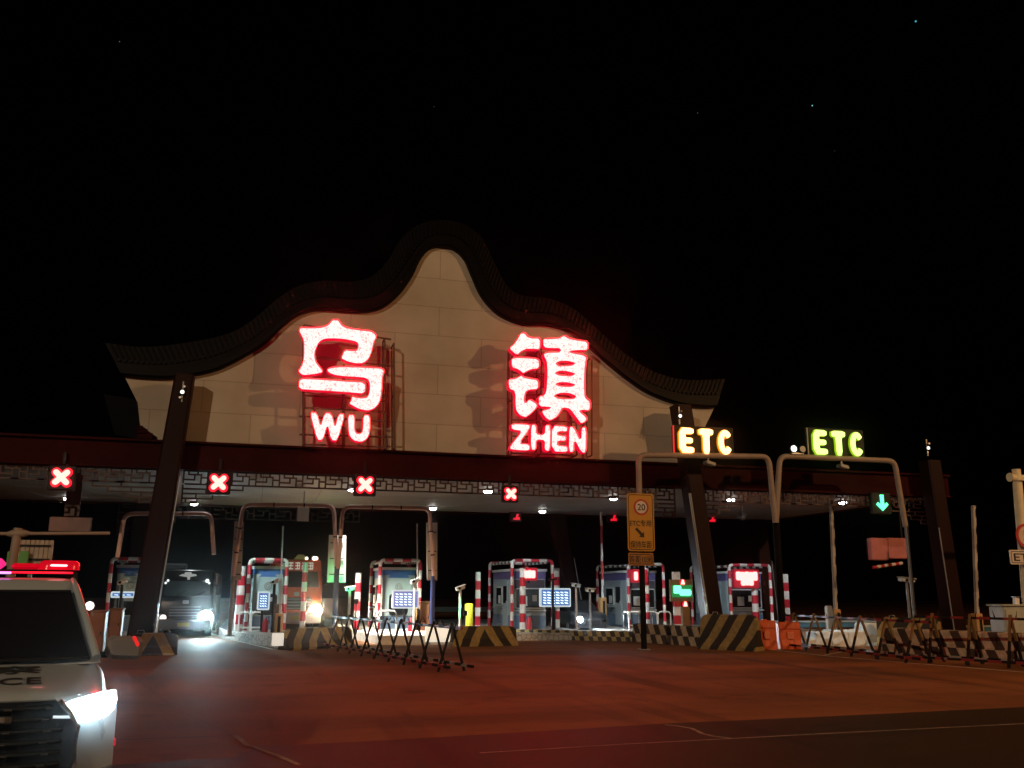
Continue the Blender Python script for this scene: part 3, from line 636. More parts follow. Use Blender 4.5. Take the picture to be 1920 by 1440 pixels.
def booth(xc, y0, label, kind='A', wd=1.5, dp=2.9, h=2.78, dim=False):
    t = thing('toll_booth', label, 'toll booth', (xc, y0 + dp / 2, IH), 'toll booths under the canopy')
    z0 = IH; L, R = xc - wd / 2, xc + wd / 2; wl = wallc if kind == 'A' else wallg
    b = MB(); rings = []
    P = rrect(L, R, y0, y0 + dp, .16, 3)
    b.loft([[(x, y, z) for x, y in P] for z in (z0, z0 + .5, h - .1)], 0, False); b.build('wall', wl, t)
    P2 = rrect(L - .07, R + .07, y0 - .07, y0 + dp + .07, .2, 3)
    b = MB(); b.loft([[(x, y, z) for x, y in P2] for z in (h - .1, h - .02, h)], 0, False); b.build('roof', trimw, t)
    P3 = rrect(L - .012, R + .012, y0 - .012, y0 + dp + .012, .165, 3)
    b = MB(); b.loft([[(x, y, z) for x, y in P3] for z in (h - .42, h - .11)], 0, False, caps=False); b.build('name_band', blue if kind == 'A' else mat('booth_violet_band', (.10, .09, .24), .4), t)
    b = MB(); b.loft([[(x, y, z) for x, y in P3] for z in (z0 + .01, z0 + .55)], 0, False, caps=False); b.build('lower_band', lowb, t)
    yf = y0 - .02
    if kind == 'A':
        for sx in (-1, 1):
            b = MB(); q = [(0, 0), (.3, 0), (.17, .5), (.15, 1.0), (.2, 1.5), (.3, 1.62), (0, 1.62)]
            b.prism([(xc + sx * (wd / 2 - .03) - sx * a, z0 + .56 + z) for a, z in q], (0, yf - .03, 0), X3, Z3, (0, .05, 0)); b.build('pilaster', mat('booth_pilaster', (.27, .35, .36), .45), t)
        b = MB(); b.disc((xc, yf, h - .78), .145, n=24, t=.03); e_ = b.build('emblem', emb, t)
        b = MB(); b.tube([(xc + .10 * math.cos(a * PI / 8), yf - .035, h - .78 + .10 * math.sin(a * PI / 8)) for a in range(16)], .012, 5, closed=True); b.box((xc, yf - .032, h - .78), (.05, .02, .10)); b.build('emblem_ring', wl, e_)
        zw = z0 + .62
        b = MB(); b.prism(rrect(xc - .36, xc + .36, zw, zw + .78, .1), (0, yf - .02, 0), X3, Z3, (0, .04, 0)); f = b.build('window', glass, t)
        b = MB(); b.tube([(x, yf - .035, z) for x, z in rrect(xc - .36, xc + .36, zw, zw + .78, .1)], .028, 6, closed=True); b.build('window_frame', black, f)
        b = MB(); b.prism(rrect(xc - .30, xc + .30, zw + .5, zw + .66, .03), (0, yf - .03, 0), X3, Z3, (0, .02, 0)); b.build('window_blind', wallg, f)
    else:
        zw = z0 + .85
        b = MB(); b.prism(rrect(L + .14, R - .14, zw, zw + .82, .06), (0, yf - .02, 0), X3, Z3, (0, .04, 0)); f = b.build('window', glass, t)
        b = MB(); b.tube([(x, yf - .035, z) for x, z in rrect(L + .14, R - .14, zw, zw + .82, .06)], .03, 6, closed=True); b.build('window_frame', trimw, f)
        for dx_, dz_, sw_, sh_ in ((-.28, .3, .34, .4), (.22, .42, .2, .26)):
            b = MB(); b.box((xc + dx_, yf - .03, zw + dz_), (sw_, .02, sh_)); b.build('paper_sheet', mat('window_papers', (.45, .5, .52), .5), f)
        b = MB(); b.bbox((xc, yf - .05, zw - .1), (wd - .1, .16, .06), .02); b.build('window_ledge', trimw, t)
        b = MB(); b.prism(rrect(L + .1, R - .1, h - 1.0, h - .46, .03), (0, yf - .01, 0), X3, Z3, (0, .03, 0)); b.build('dark_panel', mat('booth_dark_panel', (.05, .04, .05), .5), t)
    # lane-side wall (the side that faces the middle of the picture's vanishing lane)
    xs = L - .02
    b = MB(); b.bbox((xs, y0 + 1.0, z0 + 1.06), (.04, .8, 1.95), .015); d = b.build('door', wl, t)
    b = MB(); b.box((xs - .03, y0 + 1.0, z0 + 1.42), (.02, .52, .72)); b.build('door_window', glass, d)
    b = MB(); b.bar((xs - .05, y0 + .72, z0 + .95), (xs - .05, y0 + .72, z0 + 1.15), .03); b.build('handle', steel, d)
    b = MB(); b.bbox((xs, y0 + 2.05, z0 + 1.35), (.05, .95, .85), .02); sw = b.build('side_window', trimw, t)
    b = MB(); b.box((xs - .03, y0 + 2.05, z0 + 1.35), (.02, .82, .70)); b.build('pane', monitor if kind == 'C' else glass, sw)
    b = MB(); b.box((xs - .035, y0 + 1.9, z0 + 1.2), (.02, .4, .35)); b.build('paper_notice', trimw, sw)
    b = MB(); b.bbox((xs - .1, y0 + 2.05, z0 + .86), (.24, 1.1, .05), .02); b.build('service_ledge', steel, t)
    return t
def fx(px, Y): return W(px, 1120, Y).x
booth_rows = [(203, 268, 38.3, 'pale booth with blue band and round emblem between the police car and the leaning column', 'A'),
    (464, 535, 37.9, 'pale booth with blue band and round emblem beside the red truck', 'A'),
    (711, 787, 37.6, 'pale booth with blue band and round emblem behind the trestle barrier', 'A'),
    (960, 1036, 37.8, 'blue grey booth with a small square red display', 'B'),
    (1179, 1245, 38.6, 'blue grey booth behind the yellow speed sign with a two bar red display', 'B'),
    (1370, 1446, 38.2, 'blue grey booth with a lit blue screen and a long red display', 'C')]
bx = []
for k, (a, c, Y, lab, kd) in enumerate(booth_rows):
    xa, xb = fx(a, Y), fx(c, Y); xc = (xa + xb) / 2; bx.append((xc, Y, xb - xa))
    booth(xc + .03, Y + .55, lab, kd, wd=(xb - xa) - .25, dp=2.6 if k < 3 else 3.4)
    top = (3.0, 3.02, 3.05, 3.12, 3.05, 3.06)[k]
    guard_frame(xc, xb - xa, Y, Y + (2.9 if k < 3 else 3.9), top, 'red and white striped hoop frame round ' + ('the booth beside the police car', 'the booth beside the red truck', 'the booth behind the trestle barrier', 'the booth with the square red display', 'the booth behind the yellow speed sign', 'the booth with the long red display')[k])
# white crash rails at the booth fronts
def crash_rail(px0, px1, py0, py1, Y, label, bays=2):
    a, c = W(px0, py1, Y), W(px1, py0, Y); t = thing('crash_rail', label, 'guard rail', (a.x, Y, IH), 'white tube rails in front of the booths')
    z1 = c.z; r = .035
    for k in range(bays):
        x0 = a.x + (c.x - a.x) * k / bays + .02; x1 = a.x + (c.x - a.x) * (k + 1) / bays - .02
        b = MB(); b.tube([(x0, Y, IH), (x0, Y, z1 - .1), (x0 + .08, Y, z1), (x1 - .08, Y, z1), (x1, Y, z1 - .1), (x1, Y, IH)], r, 8)
        zc = a.z + .12
        b.tube([(x0, Y, zc), (x1, Y, zc)], r * .9, 8); b.build('rail_hoop', white, t)
        b = MB(); b.tube([(x0, Y + .6, IH), (x0, Y + .6, z1 - .1), (x0, Y + .45, z1), (x0, Y, z1 - .05)], r, 8); b.build('side_hoop', white, t)
    return t
crash_rail(446, 494, 1148, 1183, 36.9, 'white tube rail at the booth beside the red truck')
crash_rail(706, 744, 1145, 1172, 36.6, 'white tube rail at the booth behind the trestle barrier', 1)
crash_rail(1179, 1204, 1147, 1178, 36.6, 'narrow white tube rail behind the pole of the yellow speed sign', 1)
crash_rail(1208, 1258, 1147, 1178, 36.6, 'two bay white tube rail beside the green and red sign board')
crash_rail(278, 298, 1148, 1190, 36.6, 'grey tube rail between the leaning column and the dark truck', 1)

# striped bollards
def bollard(px, py0, py1, Y, r, label, square=False, seg=.36):
    a = W(px, py1, Y); h = W(px, py0, Y).z; t = thing('striped_bollard', label, 'bollard', (a.x, Y, IH if Y > 33 else 0), 'red and white striped bollards')
    b = MB(); b.striped([(a.x, Y, h), (a.x, Y, IH)], r, seg, (1, 0), 12, square); b.build('post', [red, white], t)
    b = MB(); b.cyl((a.x, Y, h), (a.x, Y, h + .02), r * 1.05, 12) if not square else b.box((a.x, Y, h + .01), (r * 2.1, r * 2.1, .02)); b.build('cap', steel, t)
    b = MB(); b.cyl((a.x, Y, IH), (a.x, Y, IH + .03), r * 1.7, 12); b.build('foot_plate', steel, t)
    return t
for px, y0, y1, Y, r, lab, sq in ((446, 1062, 1185, 37.2, .15, 'thick striped bollard at the booth beside the red truck', False), (668, 1075, 1180, 37.0, .12, 'thick striped bollard at the side of the booth behind the trestle barrier', False),
        (980, 1066, 1185, 36.9, .13, 'thick striped bollard beside the square red display', False), (1043, 1066, 1140, 38.6, .12, 'striped bollard above the blue fee screen of the fourth booth', True), (895, 1073, 1190, 38.0, .09, 'thin striped bollard beside the yellow post', True),
        (1213, 1066, 1150, 37.6, .13, 'thick striped bollard beside the two bar red display', False), (1271, 1073, 1185, 36.6, .13, 'white and red bollard behind the green and red sign board', True),
        (1419, 1070, 1185, 37.2, .15, 'thick striped bollard beside the long red display', False), (1475, 1077, 1170, 36.5, .13, 'lone striped bollard beyond the last booth, above the water barriers', True), (568, 1055, 1150, 36.2, .10, 'striped bollard in front of the red truck', False)):
    bollard(px, y0, y1, Y, r, lab, sq)
# ================================================================== SCREENS, DISPLAYS
scr_face = led_mat('fee_screen_face', (.035, .16, .46), (.3, .35, .5), 6); scr_txt = glow('fee_screen_text', (.85, 1.1, 1.2), 1.5); scr_frame = glow('fee_screen_frame', (.75, .86, .88), .75)
def fee_screen(x0, x1, y0, y1, Y, label, rows=5, cols=3, post_to=1186, split=False):
    p, q = W(x0, y1, Y), W(x1, y0, Y); cx = (p.x + q.x) / 2; t = thing('fee_screen', label, 'screen', (cx, Y, IH), 'lit blue and white fee screens')
    w_, h_ = q.x - p.x, q.z - p.z
    b = MB(); b.prism(rrect(p.x, q.x, p.z, q.z, .05), (0, Y, 0), X3, Z3, (0, .16, 0)); b.build('case', scr_frame, t)
    b = MB(); b.box((cx, Y - .012, (p.z + q.z) / 2), (w_ - .12, .02, h_ - .12)); f = b.build('display', scr_face, t)
    b = MB(); xs, zs = p.x + .1, p.z + .1; W_, H_ = w_ - .2, h_ - .22
    for r in range(rows):
        for c in range(cols):
            ww = W_ / cols * (.62 if c % 2 == 0 else .75); x = xs + W_ * (c + .45) / cols; z = zs + H_ * (r + .5) / rows; hh = H_ / rows * .42
            sk = hh * .5
            b.prism([(x - ww / 2 + sk, z - hh / 2), (x + ww / 2 + sk, z - hh / 2 - .01), (x + ww / 2 - sk, z + hh / 2), (x - ww / 2 - sk, z + hh / 2 + .01)], (0, Y - .032, 0), X3, Z3, (0, .012, 0))
    b.build('text_row', scr_txt, f)
    b = MB(); b.cyl((cx - .02, Y + .1, IH), (cx - .02, Y + .1, p.z), .05, 10); b.box((cx - .02, Y + .1, IH + .02), (.3, .3, .04)); b.build('post', black, t)
    return t
fee_screen(481, 507, 1109, 1144, 36.4, 'upright fee screen at the booth beside the red truck')
fee_screen(735, 786, 1106, 1141, 36.2, 'wide fee screen at the booth behind the trestle barrier', 5, 5)
fee_screen(1013, 1070, 1103, 1138, 36.4, 'wide fee screen split by a dark pole at the fourth booth', 5, 6)
fee_screen(207, 254, 1109, 1121, 37.2, 'shallow bright screen at the booth by the leaning column', 2, 3)
b = MB(); p = W(1037, 1190, 35.9); q = W(1037, 1087, 35.9); b.cyl((p.x, 35.9, .2), (p.x, 35.9, q.z), .055, 10); b.bar((p.x - .2, 35.9, q.z), (p.x + .16, 35.9, q.z + .03), .09, .07)
one('camera_pole', b, black, 'dark pole in front of the wide split fee screen', 'pole', (p.x, 35.9, .2))
red_hot = glow('red_display_text', (4.5, .9, .85)); red_board = mat('red_display_board', (.22, .01, .02), .5, emis=(.5, 0, .02), es=.35)
def red_display(x0, x1, y0, y1, Y, shapes, label, post=None):
    p, q = W(x0, y1, Y), W(x1, y0, Y); cx = (p.x + q.x) / 2; t = thing('red_display', label, 'LED display', (cx, Y, p.z), 'red LED displays on the booth fronts')
    b = MB(); b.prism(rrect(p.x - .1, q.x + .1, p.z - .1, q.z + .1, .04), (0, Y + .06, 0), X3, Z3, (0, .16, 0)); b.build('case', red_board, t)
    w_, h_ = q.x - p.x, q.z - p.z; b = MB()
    for (u0, u1, v0, v1) in shapes: b.prism(rrect(p.x + w_ * u0, p.x + w_ * u1, p.z + h_ * v0, p.z + h_ * v1, min(w_ * (u1 - u0), h_ * (v1 - v0)) * .35), (0, Y, 0), X3, Z3, (0, .055, 0))
    b.build('lit_text', red_hot, t)
    b = MB(); b.bar((cx, Y + .24, p.z + .1), (cx, Y + .24, IH + 1.9), .07); b.build('bracket', black, t)
    return t
red_display(984, 1004, 1069, 1084, 36.75, [(0, .32, 0, .95), (.3, .66, 0, 1), (.62, 1, 0, .96), (.1, .9, .1, .8)], 'small square red display on the fourth booth')
red_display(1188, 1211, 1072, 1088, 37.3, [(.08, .36, .0, 1), (.62, .9, .0, 1)], 'red display showing two upright bars')
red_display(1382, 1420, 1072, 1098, 36.9, [(0, .2, .38, 1), (.17, .42, .33, .97), (.4, .62, .36, 1), (.6, .82, .32, .97), (.8, 1, .36, 1), (.22, .42, 0, .42), (.4, .62, .02, .45), (.6, .8, 0, .42)], 'long bright red display with two rows of characters')
# green and red sign board
t = thing('passage_sign_board', 'grey sign board with glowing green and red signs beside the column', 'LED display', (W(1281, 1150, 35.6).x, 35.6, IH), None)
p, q = W(1259, 1128, 35.6), W(1299, 1087, 35.6); b = MB(); b.prism(rrect(p.x, q.x, p.z, q.z, .03), (0, 35.66, 0), X3, Z3, (0, .12, 0)); b.build('board', mat('board_brown', (.16, .09, .05), .6), t)
b = MB(); p, q = W(1264, 1113, 35.6), W(1277, 1098, 35.6); b.prism(rrect(p.x, q.x, p.z, q.z, .05), (0, 35.6, 0), X3, Z3, (0, .05, 0))
p, q = W(1275, 1117, 35.6), W(1296, 1105, 35.6); b.prism(rrect(p.x, q.x, p.z, q.z, .09), (0, 35.602, 0), X3, Z3, (0, .05, 0)); b.build('green_text', glow('green_board_text', (.35, 3.2, 1.1)), t)
p, q = W(1261, 1120, 35.6), W(1298, 1097, 35.6); b = MB(); b.prism(rrect(p.x, q.x, p.z, q.z, .04), (0, 35.64, 0), X3, Z3, (0, .02, 0)); b.build('green_ground', glow('green_board_ground', (.0, .22, .05)), t)
for (xx, yy) in ((1280, 1092), (1285, 1133)):
    c = W(xx, yy, 35.6); b = MB(); b.disc(c + Vector((0, .035, 0)), .135, n=20, t=.03); r_ = b.build('red_roundel', glow('roundel_red', (.8, .0, .03)), t)
    b = MB(); b.prism([(c.x - .09, c.z - .08), (c.x + .09, c.z - .08), (c.x + .06, c.z + .03), (c.x + .03, c.z + .11), (c.x - .03, c.z + .11), (c.x - .05, c.z + .02)], (0, 35.58, 0), X3, Z3, (0, .02, 0)); b.build('roundel_figure', glow('roundel_hot', (4, 1.3, 1)), r_)
p, q = W(1282, 1182, 35.5), W(1294, 1138, 35.5); b = MB(); b.bbox(((p.x + q.x) / 2, 35.62, (q.z + IH) / 2), (q.x - p.x, .25, q.z - IH), .02); b.build('pedestal', mat('pedestal_ochre', (.20, .11, .05), .6), t)
# ================================================================== TUBE GANTRIES
def corner(a, b, c, r, n=5):
    a, b, c = Vector(a), Vector(b), Vector(c); u, v = (a - b).normalized() * r, (c - b).normalized() * r
    return [((1 - t) ** 2) * (b + u) + 2 * t * (1 - t) * b + t * t * (b + v) for t in [k / n for k in range(n + 1)]]
def gantry(name, label, cat, pts, Y, r, seams=0, mt=tubew, group='bent tube frames over the lanes'):
    P = [W(x, y, Y) for x, y in pts]; t = thing(name, label, cat, (P[0].x, Y, 0), group)
    path = [P[0]]
    for i in range(1, len(P) - 1): path += corner(P[i - 1], P[i], P[i + 1], .3)
    path.append(P[-1]); b = MB(); b.tube(path, r, 12); b.build('tube_frame', mt, t)
    k = 0
    for a, c in zip(P, P[1:]):
        L = (c - a).length; n = max(1, int(L / .8)) if seams else 0
        for i in range(1, n):
            q = a.lerp(c, i / n); d = (c - a).normalized() * .025; b = MB(); b.tube([q - d, q + d], r * 1.07, 12); b.build('cable_clip', black, t); k += 1
    return t
def stub(t, px, y0, y1, Y, r, m, nm='post', base=0.0):
    a, c = W(px, y0, Y), W(px, y1, Y); b = MB(); b.tube([(a.x, Y, a.z), (a.x, Y, base)], r, 12); b.build(nm, m, t)
    b = MB(); b.tube([(a.x, Y, base), (a.x, Y, base + .03)], r * 2.2, 12); b.build('base_plate', steel, t)
bluep = mat('faded_blue_post', (.10, .17, .30), .5)
gantry('tube_gantry', 'faint tube frame behind the leaning column by the police car', 'gantry', [(220, 1045), (234, 963), (396, 963), (401, 1040)], 34.2, .075, 1, tubep)
g2 = gantry('tube_gantry', 'pink-lit tube frame spanning the lane of the red truck', 'gantry', [(437, 1082), (456, 946), (626, 948), (631, 1066)], 34.0, .072, 1, tubep)
g3 = gantry('tube_gantry', 'pink-lit tube frame spanning the booth behind the trestle barrier', 'gantry', [(634, 1066), (643, 950), (805, 953), (814, 1085)], 33.5, .072, 1, tubep)
stub(g3, 632, 1062, 1170, 33.7, .09, bluep, base=IH); stub(g3, 812, 1080, 1175, 33.5, .085, mat('dark_blue_post', (.05, .07, .22), .5), base=IH)
stub(g2, 438, 1080, 1180, 34.0, .08, tubew, base=IH)
gD = gantry('sign_gantry', 'cream tube frame carrying the amber ETC sign', 'gantry', [(1199, 940), (1197, 853), (1441, 856), (1454, 980)], 28.4, .10)
gE = gantry('sign_gantry', 'cream tube frame carrying the green ETC sign', 'gantry', [(1455, 980), (1462, 855), (1677, 864), (1698, 988)], 28.4, .10)
matte = mat('matte_black', (.008, .007, .006), .95, spec=.05)
stub(gD, 1200, 935, 1190, 28.4, .095, matte, 'lower_post'); stub(gE, 1455, 978, 1170, 28.5, .125, matte, 'lower_post'); stub(gE, 1699, 984, 1180, 28.4, .07, greym, 'lower_post')
for g, px, py in ((gD, 1328, 868), (gE, 1578, 874)):
    p = W(px, py, 28.4); b = MB(); b.bbox(p + Vector((.05, 0, -.02)), (.36, .3, .13), .02, rot=Matrix.Rotation(.25, 3, 'Y')); b.bar(p + Vector((0, 0, .05)), p + Vector((0, 0, .22)), .05); b.build('antenna_box', greym, g)
# ETC signs
def etc_sign(x0, x1, y0, y1, Y, hot, ground, hue_tag, label, side):
    p, q = W(x0, y1, Y), W(x1, y0, Y); cx, cz = (p.x + q.x) / 2, (p.z + q.z) / 2
    t = thing('lane_name_sign', label, 'illuminated sign', (cx, Y, p.z))
    w_, h_ = q.x - p.x, q.z - p.z
    b = MB(); b.prism(rrect(p.x - .12, q.x + .12, p.z - .12, q.z + .12, .03), (0, Y + .1, 0), X3, Z3, (0, .22, 0)); b.build('sign_box', mat('sign_box_dark', (.02, .018, .015), .6, spec=.2), t)
    b = MB(); b.bbox((p.x - .14, Y + .13, cz), (.04, .06, h_ + .22), .01); b.build('side_trim', side, t)
    ew = w_ * .25
    for i, (ch, f) in enumerate((('E', .13), ('T', .5), ('C', .865))):
        c = Vector((p.x + w_ * f, Y, cz)); a = h_ / 2; s = ew / 2; k = a * .42
        if ch == 'E': polys = [[(-s, -a), (s, -a), (s, -a + k), (-s + k * 1.1, -a + k), (-s + k * 1.1, -k * .45), (s * .85, -k * .45), (s * .85, k * .45), (-s + k * 1.1, k * .45), (-s + k * 1.1, a - k), (s, a - k), (s, a), (-s, a)]]
        elif ch == 'T': polys = [[(-k * .55, -a), (k * .55, -a), (k * .55, a - k), (s, a - k), (s, a), (-s, a), (-s, a - k), (-k * .55, a - k)]]
        else:
            o = [(s * math.cos(t_), a * math.sin(t_)) for t_ in [PI * (.2 + 1.6 * j / 14) for j in range(15)]]; n_ = [((s - k * .95) * math.cos(t_), (a - k * .95) * math.sin(t_)) for t_ in [PI * (.2 + 1.6 * j / 14) for j in range(15)]]
            polys = [o + n_[::-1]]
        base = Vector(t.location)
        o = curve_mesh(polys, 'letter', glow('etc_halo_' + hue_tag, ground), t, .09, .032, lambda u, v, d: c - base + Vector((u, d + .02, v)), 1)  # glowing outline imitates the coloured halo round each letter
        curve_mesh(polys, 'letter_face', glow('etc_hot_' + hue_tag, hot), o, .03, .012, lambda u, v, d: c - base + Vector((u, d - .05, v)), 1)
    return t
etc_sign(1274, 1371, 808, 848, 28.35, (5.5, 2.2, .80), (1.1, .34, .0), 'amber', 'glowing amber ETC sign on its tube frame beside the column', glow('red_edge_light', (.9, .02, .02)))
etc_sign(1526, 1616, 812, 851, 28.35, (1.3, 2.1, .46), (.33, .58, .0), 'lime', 'glowing yellow green ETC sign on its tube frame', greym)
p = W(1488, 843, 28.2); t = thing('twin_warning_lamp', 'twin round white lamp on the tube frame beside the green ETC sign', 'lamp', p)
for dx, m in ((0, glow('warning_lens', (1, .98, .9), 2.5)), (.36, mat('unlit_lens', (.6, .6, .55), .15))):
    b = MB(); b.tube([p + Vector((dx, .16, .04)), p + Vector((dx, .04, .03)), p + Vector((dx, .0, .03))], [.08, .125, .14], 14); h_ = b.build('lamp_bowl', black, t)
    b = MB(); b.disc(p + Vector((dx, -.015, .03)), .11, n=16, t=.02); b.build('lens', m, h_)
b = MB(); b.box(p + Vector((.18, .1, -.12)), (.5, .12, .05)); b.build('bracket', steel, t)
lamp('warning_lamp_light', 'SPOT', p + Vector((0, -.25, .03)), 900, (.78, .96, 1), .1, W(1585, 1200, 28.7), 26, .6)
# ================================================================== ROAD SIGNS
sgn_y = mat('amber_sign_sheet', (.50, .24, .025), .5, var=.06); sgn_k = mat('sign_black', (.02, .012, .01), .5); sgn_r = mat('sign_red', (.40, .03, .02), .45); sgn_w = mat('sign_white', (.62, .56, .5), .45)
Y = 28.2; p, q = W(1178, 1033, Y), W(1225, 926, Y); cx = (p.x + q.x) / 2; w_ = q.x - p.x
t = thing('speed_sign', 'amber speed sign reading 20, ETC lane only and keep distance, on the black pole', 'road sign', (cx, Y, p.z))
def edged_board(t, p, q, Y, r, face, edge_):
    b = MB(); b.prism(rrect(p.x, q.x, p.z, q.z, r), (0, Y, 0), X3, Z3, (0, .04, 0)); o = b.build('board', face, t)
    P = rrect(p.x + .05, q.x - .05, p.z + .05, q.z - .05, r * .8); b = MB(); b.tube([(x, Y - .002, z) for x, z in P], .013, 5, closed=True); b.build('border_line', edge_, t)
    return o
edged_board(t, p, q, Y, .1, sgn_y, sgn_k)
c = W(1202, 951, Y); b = MB(); b.disc(c + Vector((0, 0, 0)), .27, n=32, t=.008); b.build('red_ring', sgn_r, t)
b = MB(); b.disc(c + Vector((0, -.006, 0)), .205, n=32, t=.008); b.build('white_disc', sgn_w, t)
text('20', 'lettering', sgn_k, t, c + Vector((0, -.02, 0)), .28, .22, bold=.012)
c2 = W(1201, 981, Y); text('ETC专用', 'lettering', sgn_k, t, c2 + Vector((0, -.008, 0)), w_ * .80, .22, bold=.007)
c3 = W(1202, 1000, Y); b = MB(); ar = [(-.06, .32), (.06, .32), (.06, -.02), (.15, -.02), (0, -.20), (-.15, -.02), (-.06, -.02)]; ca, sa = math.cos(PI / 4), math.sin(PI / 4)
b.prism([(c3.x + (x * ca - z * sa) * .8, c3.z - .02 + (x * sa + z * ca) * .8) for x, z in ar], (0, Y - .008, 0), X3, Z3, (0, .006, 0)); b.build('arrow', sgn_k, t)
c4 = W(1202, 1021, Y); text('保持车距', 'lettering', sgn_k, t, c4 + Vector((0, -.008, 0)), w_ * .80, .25, bold=.007)
p, q = W(1179, 1060, Y), W(1225, 1037, Y)
t = thing('distance_sign', 'small amber sign for ten metres following distance under the speed sign', 'road sign', (cx, Y, p.z))
edged_board(t, p, q, Y, .05, mat('amber_sign_sheet_old', (.36, .16, .04), .5, var=.1), sgn_k); c5 = (p + q) / 2
text('车距10米', 'lettering', sgn_k, t, Vector((c5.x, Y - .008, c5.z)), w_ * .80, .24, bold=.007)
# tall cream post with round sign
Y = 25.0; a = W(1905, 880, Y); z0 = 0
t = thing('overhead_sign_post', 'thick cream post with a flanged head behind the grey cabinet', 'sign post', (a.x - .35, Y, 0))
b_ = W(1925, 1140, Y); xb = b_.x
xb = a.x - .25
b = MB(); b.tube([(xb - .0, Y, 0), (a.x, Y, a.z - .25)], [.17, .15], 16); b.build('mast', cream_pole, t)
b = MB(); b.tube([(a.x, Y, a.z - .30), (a.x, Y, a.z)], .14, 14); b.build('mast_cap', cream_pole, t)
b = MB(); zc = a.z - .28; b.tube([(a.x - .28, Y - .02, zc), (a.x + 3.2, Y - .02, zc + .02)], .10, 12); b.build('cross_arm', cream_pole, t)
b = MB(); b.disc((a.x - .27, Y, zc), .15, (-1, 0, 0), 14, t=.04); b.build('arm_flange', cream_pole, t)
b = MB(); b.tube([(a.x, Y, zc - .12), (a.x, Y, zc - .06)], .24, 16); b.build('mast_flange', cream_pole, t)
c = W(1923, 1005, Y - .3); t = thing('speed_limit_sign', 'round white sign with red rim and a figure five on the cream post', 'road sign', c)
b = MB(); b.disc(c, .40, n=32, t=.03); b.build('red_ring', sgn_r, t); b = MB(); b.disc(c + Vector((0, -.025, 0)), .31, n=32, t=.012); b.build('white_disc', mat('sign_cream', (.55, .42, .32), .5), t)
text('5', 'lettering', sgn_k, t, c + Vector((0, -.042, 0)), .24, .36, bold=.03)
p, q = W(1896, 1058, Y - .3), W(1950, 1032, Y - .3); t = thing('lane_plate', 'small white ETC plate under the round sign on the cream post', 'road sign', ((p.x + q.x) / 2, Y - .3, p.z))
edged_board(t, p, q, Y - .3, .03, sgn_w, sgn_k); text('ETC', 'lettering', sgn_k, t, ((p.x + q.x) / 2, Y - .31, (p.z + q.z) / 2), (q.x - p.x) * .78, .25, bold=.012)
p, q = W(1887, 1195, 23.6), W(1975, 1137, 23.6); t = thing('control_cabinet', 'grey green control cabinet at the foot of the cream post', 'cabinet', ((p.x + q.x) / 2, 23.6, 0))
b = MB(); b.bbox(((p.x + q.x) / 2, 23.9, q.z / 2), (q.x - p.x, .6, q.z), .03); b.build('case', mat('cabinet_grey_green', (.34, .37, .33), .5), t)
b = MB(); b.bbox(((p.x + q.x) / 2, 23.9, q.z + .03), (q.x - p.x + .1, .7, .06), .02); b.build('lid', mat('cabinet_grey_green', (.34, .37, .33), .5), t)
b = MB(); b.bbox(((p.x + q.x) / 2, 23.585, q.z / 2), (q.x - p.x - .12, .03, q.z - .2), .01); d_ = b.build('door', mat('cabinet_door', (.36, .38, .34), .5), t); b = MB(); b.box((p.x + .14, 23.56, q.z * .6), (.04, .04, .14)); b.build('handle', black, d_)
p = W(1906, 1134, 23.9); t = thing('cabinet_lamp', 'small white lantern standing on the grey green cabinet', 'lamp', p); b = MB(); b.bbox(p + Vector((0, 0, .1)), (.16, .16, .26), .03, rot=Matrix.Rotation(.15, 3, 'Y')); b.build('case', mat('lantern_white', (.7, .72, .7), .3), t); b = MB(); b.box(p + Vector((0, 0, .24)), (.2, .2, .03)); b.build('lid', greym, t)
# big back-turned panels on the gantries
boardw = mat('panel_back', (.50, .49, .45), .45, .2, var=.12, scale=1)
def back_panel(quad, Y, label, straps=5):
    P = [W(x, y, Y) for x, y in quad]; cx = sum(p.x for p in P) / 4; t = thing('hung_signboard', label, 'sign panel', (cx, Y, min(p.z for p in P)), 'large back-turned panels hung on the tube frames')
    b = MB(); b.prism([(p.x, p.z) for p in P], (0, Y, 0), X3, Z3, (0, .05, 0)); b.build('sheet', boardw, t)
    z0, z1 = min(p.z for p in P), max(p.z for p in P)
    for k in range(straps):
        f = (k + .5) / straps; l_ = P[0].lerp(P[3], f); r_ = P[1].lerp(P[2], f)
        b = MB(); b.box(((l_.x + r_.x) / 2, Y - .03, (l_.z + r_.z) / 2), ((r_.x - l_.x) * .8, .03, .035)); b.build('strap', black, t)
    return t
back_panel([(440, 977), (458, 979), (452, 1088), (432, 1088)], 34.3, 'tall pale panel on the frame leg beside the red truck lane')
back_panel([(617, 1003), (649, 1004), (648, 1092), (613, 1092)], 34.5, 'broad green-lit panel where the two tube frames meet', 3)
back_panel([(799, 980), (820, 980), (820, 1088), (801, 1088)], 33.9, 'tall pale panel on the frame leg over the trestle barrier', 3)
p, q = W(557, 977, 36.0), W(580, 950, 36.0); b = MB(); b.prism([(p.x, p.z), (q.x, p.z), (q.x, q.z), (p.x, q.z)], (0, 36, 0), X3, Z3, (0, .06, 0)); b.bar(((p.x + q.x) / 2, 36.03, q.z), ((p.x + q.x) / 2, 36.03, 5.58), .05)
one('ceiling_panel', b, boardw, 'small grey panel hanging from the soffit over the red truck lane', 'sign panel', ((p.x + q.x) / 2, 36, p.z))
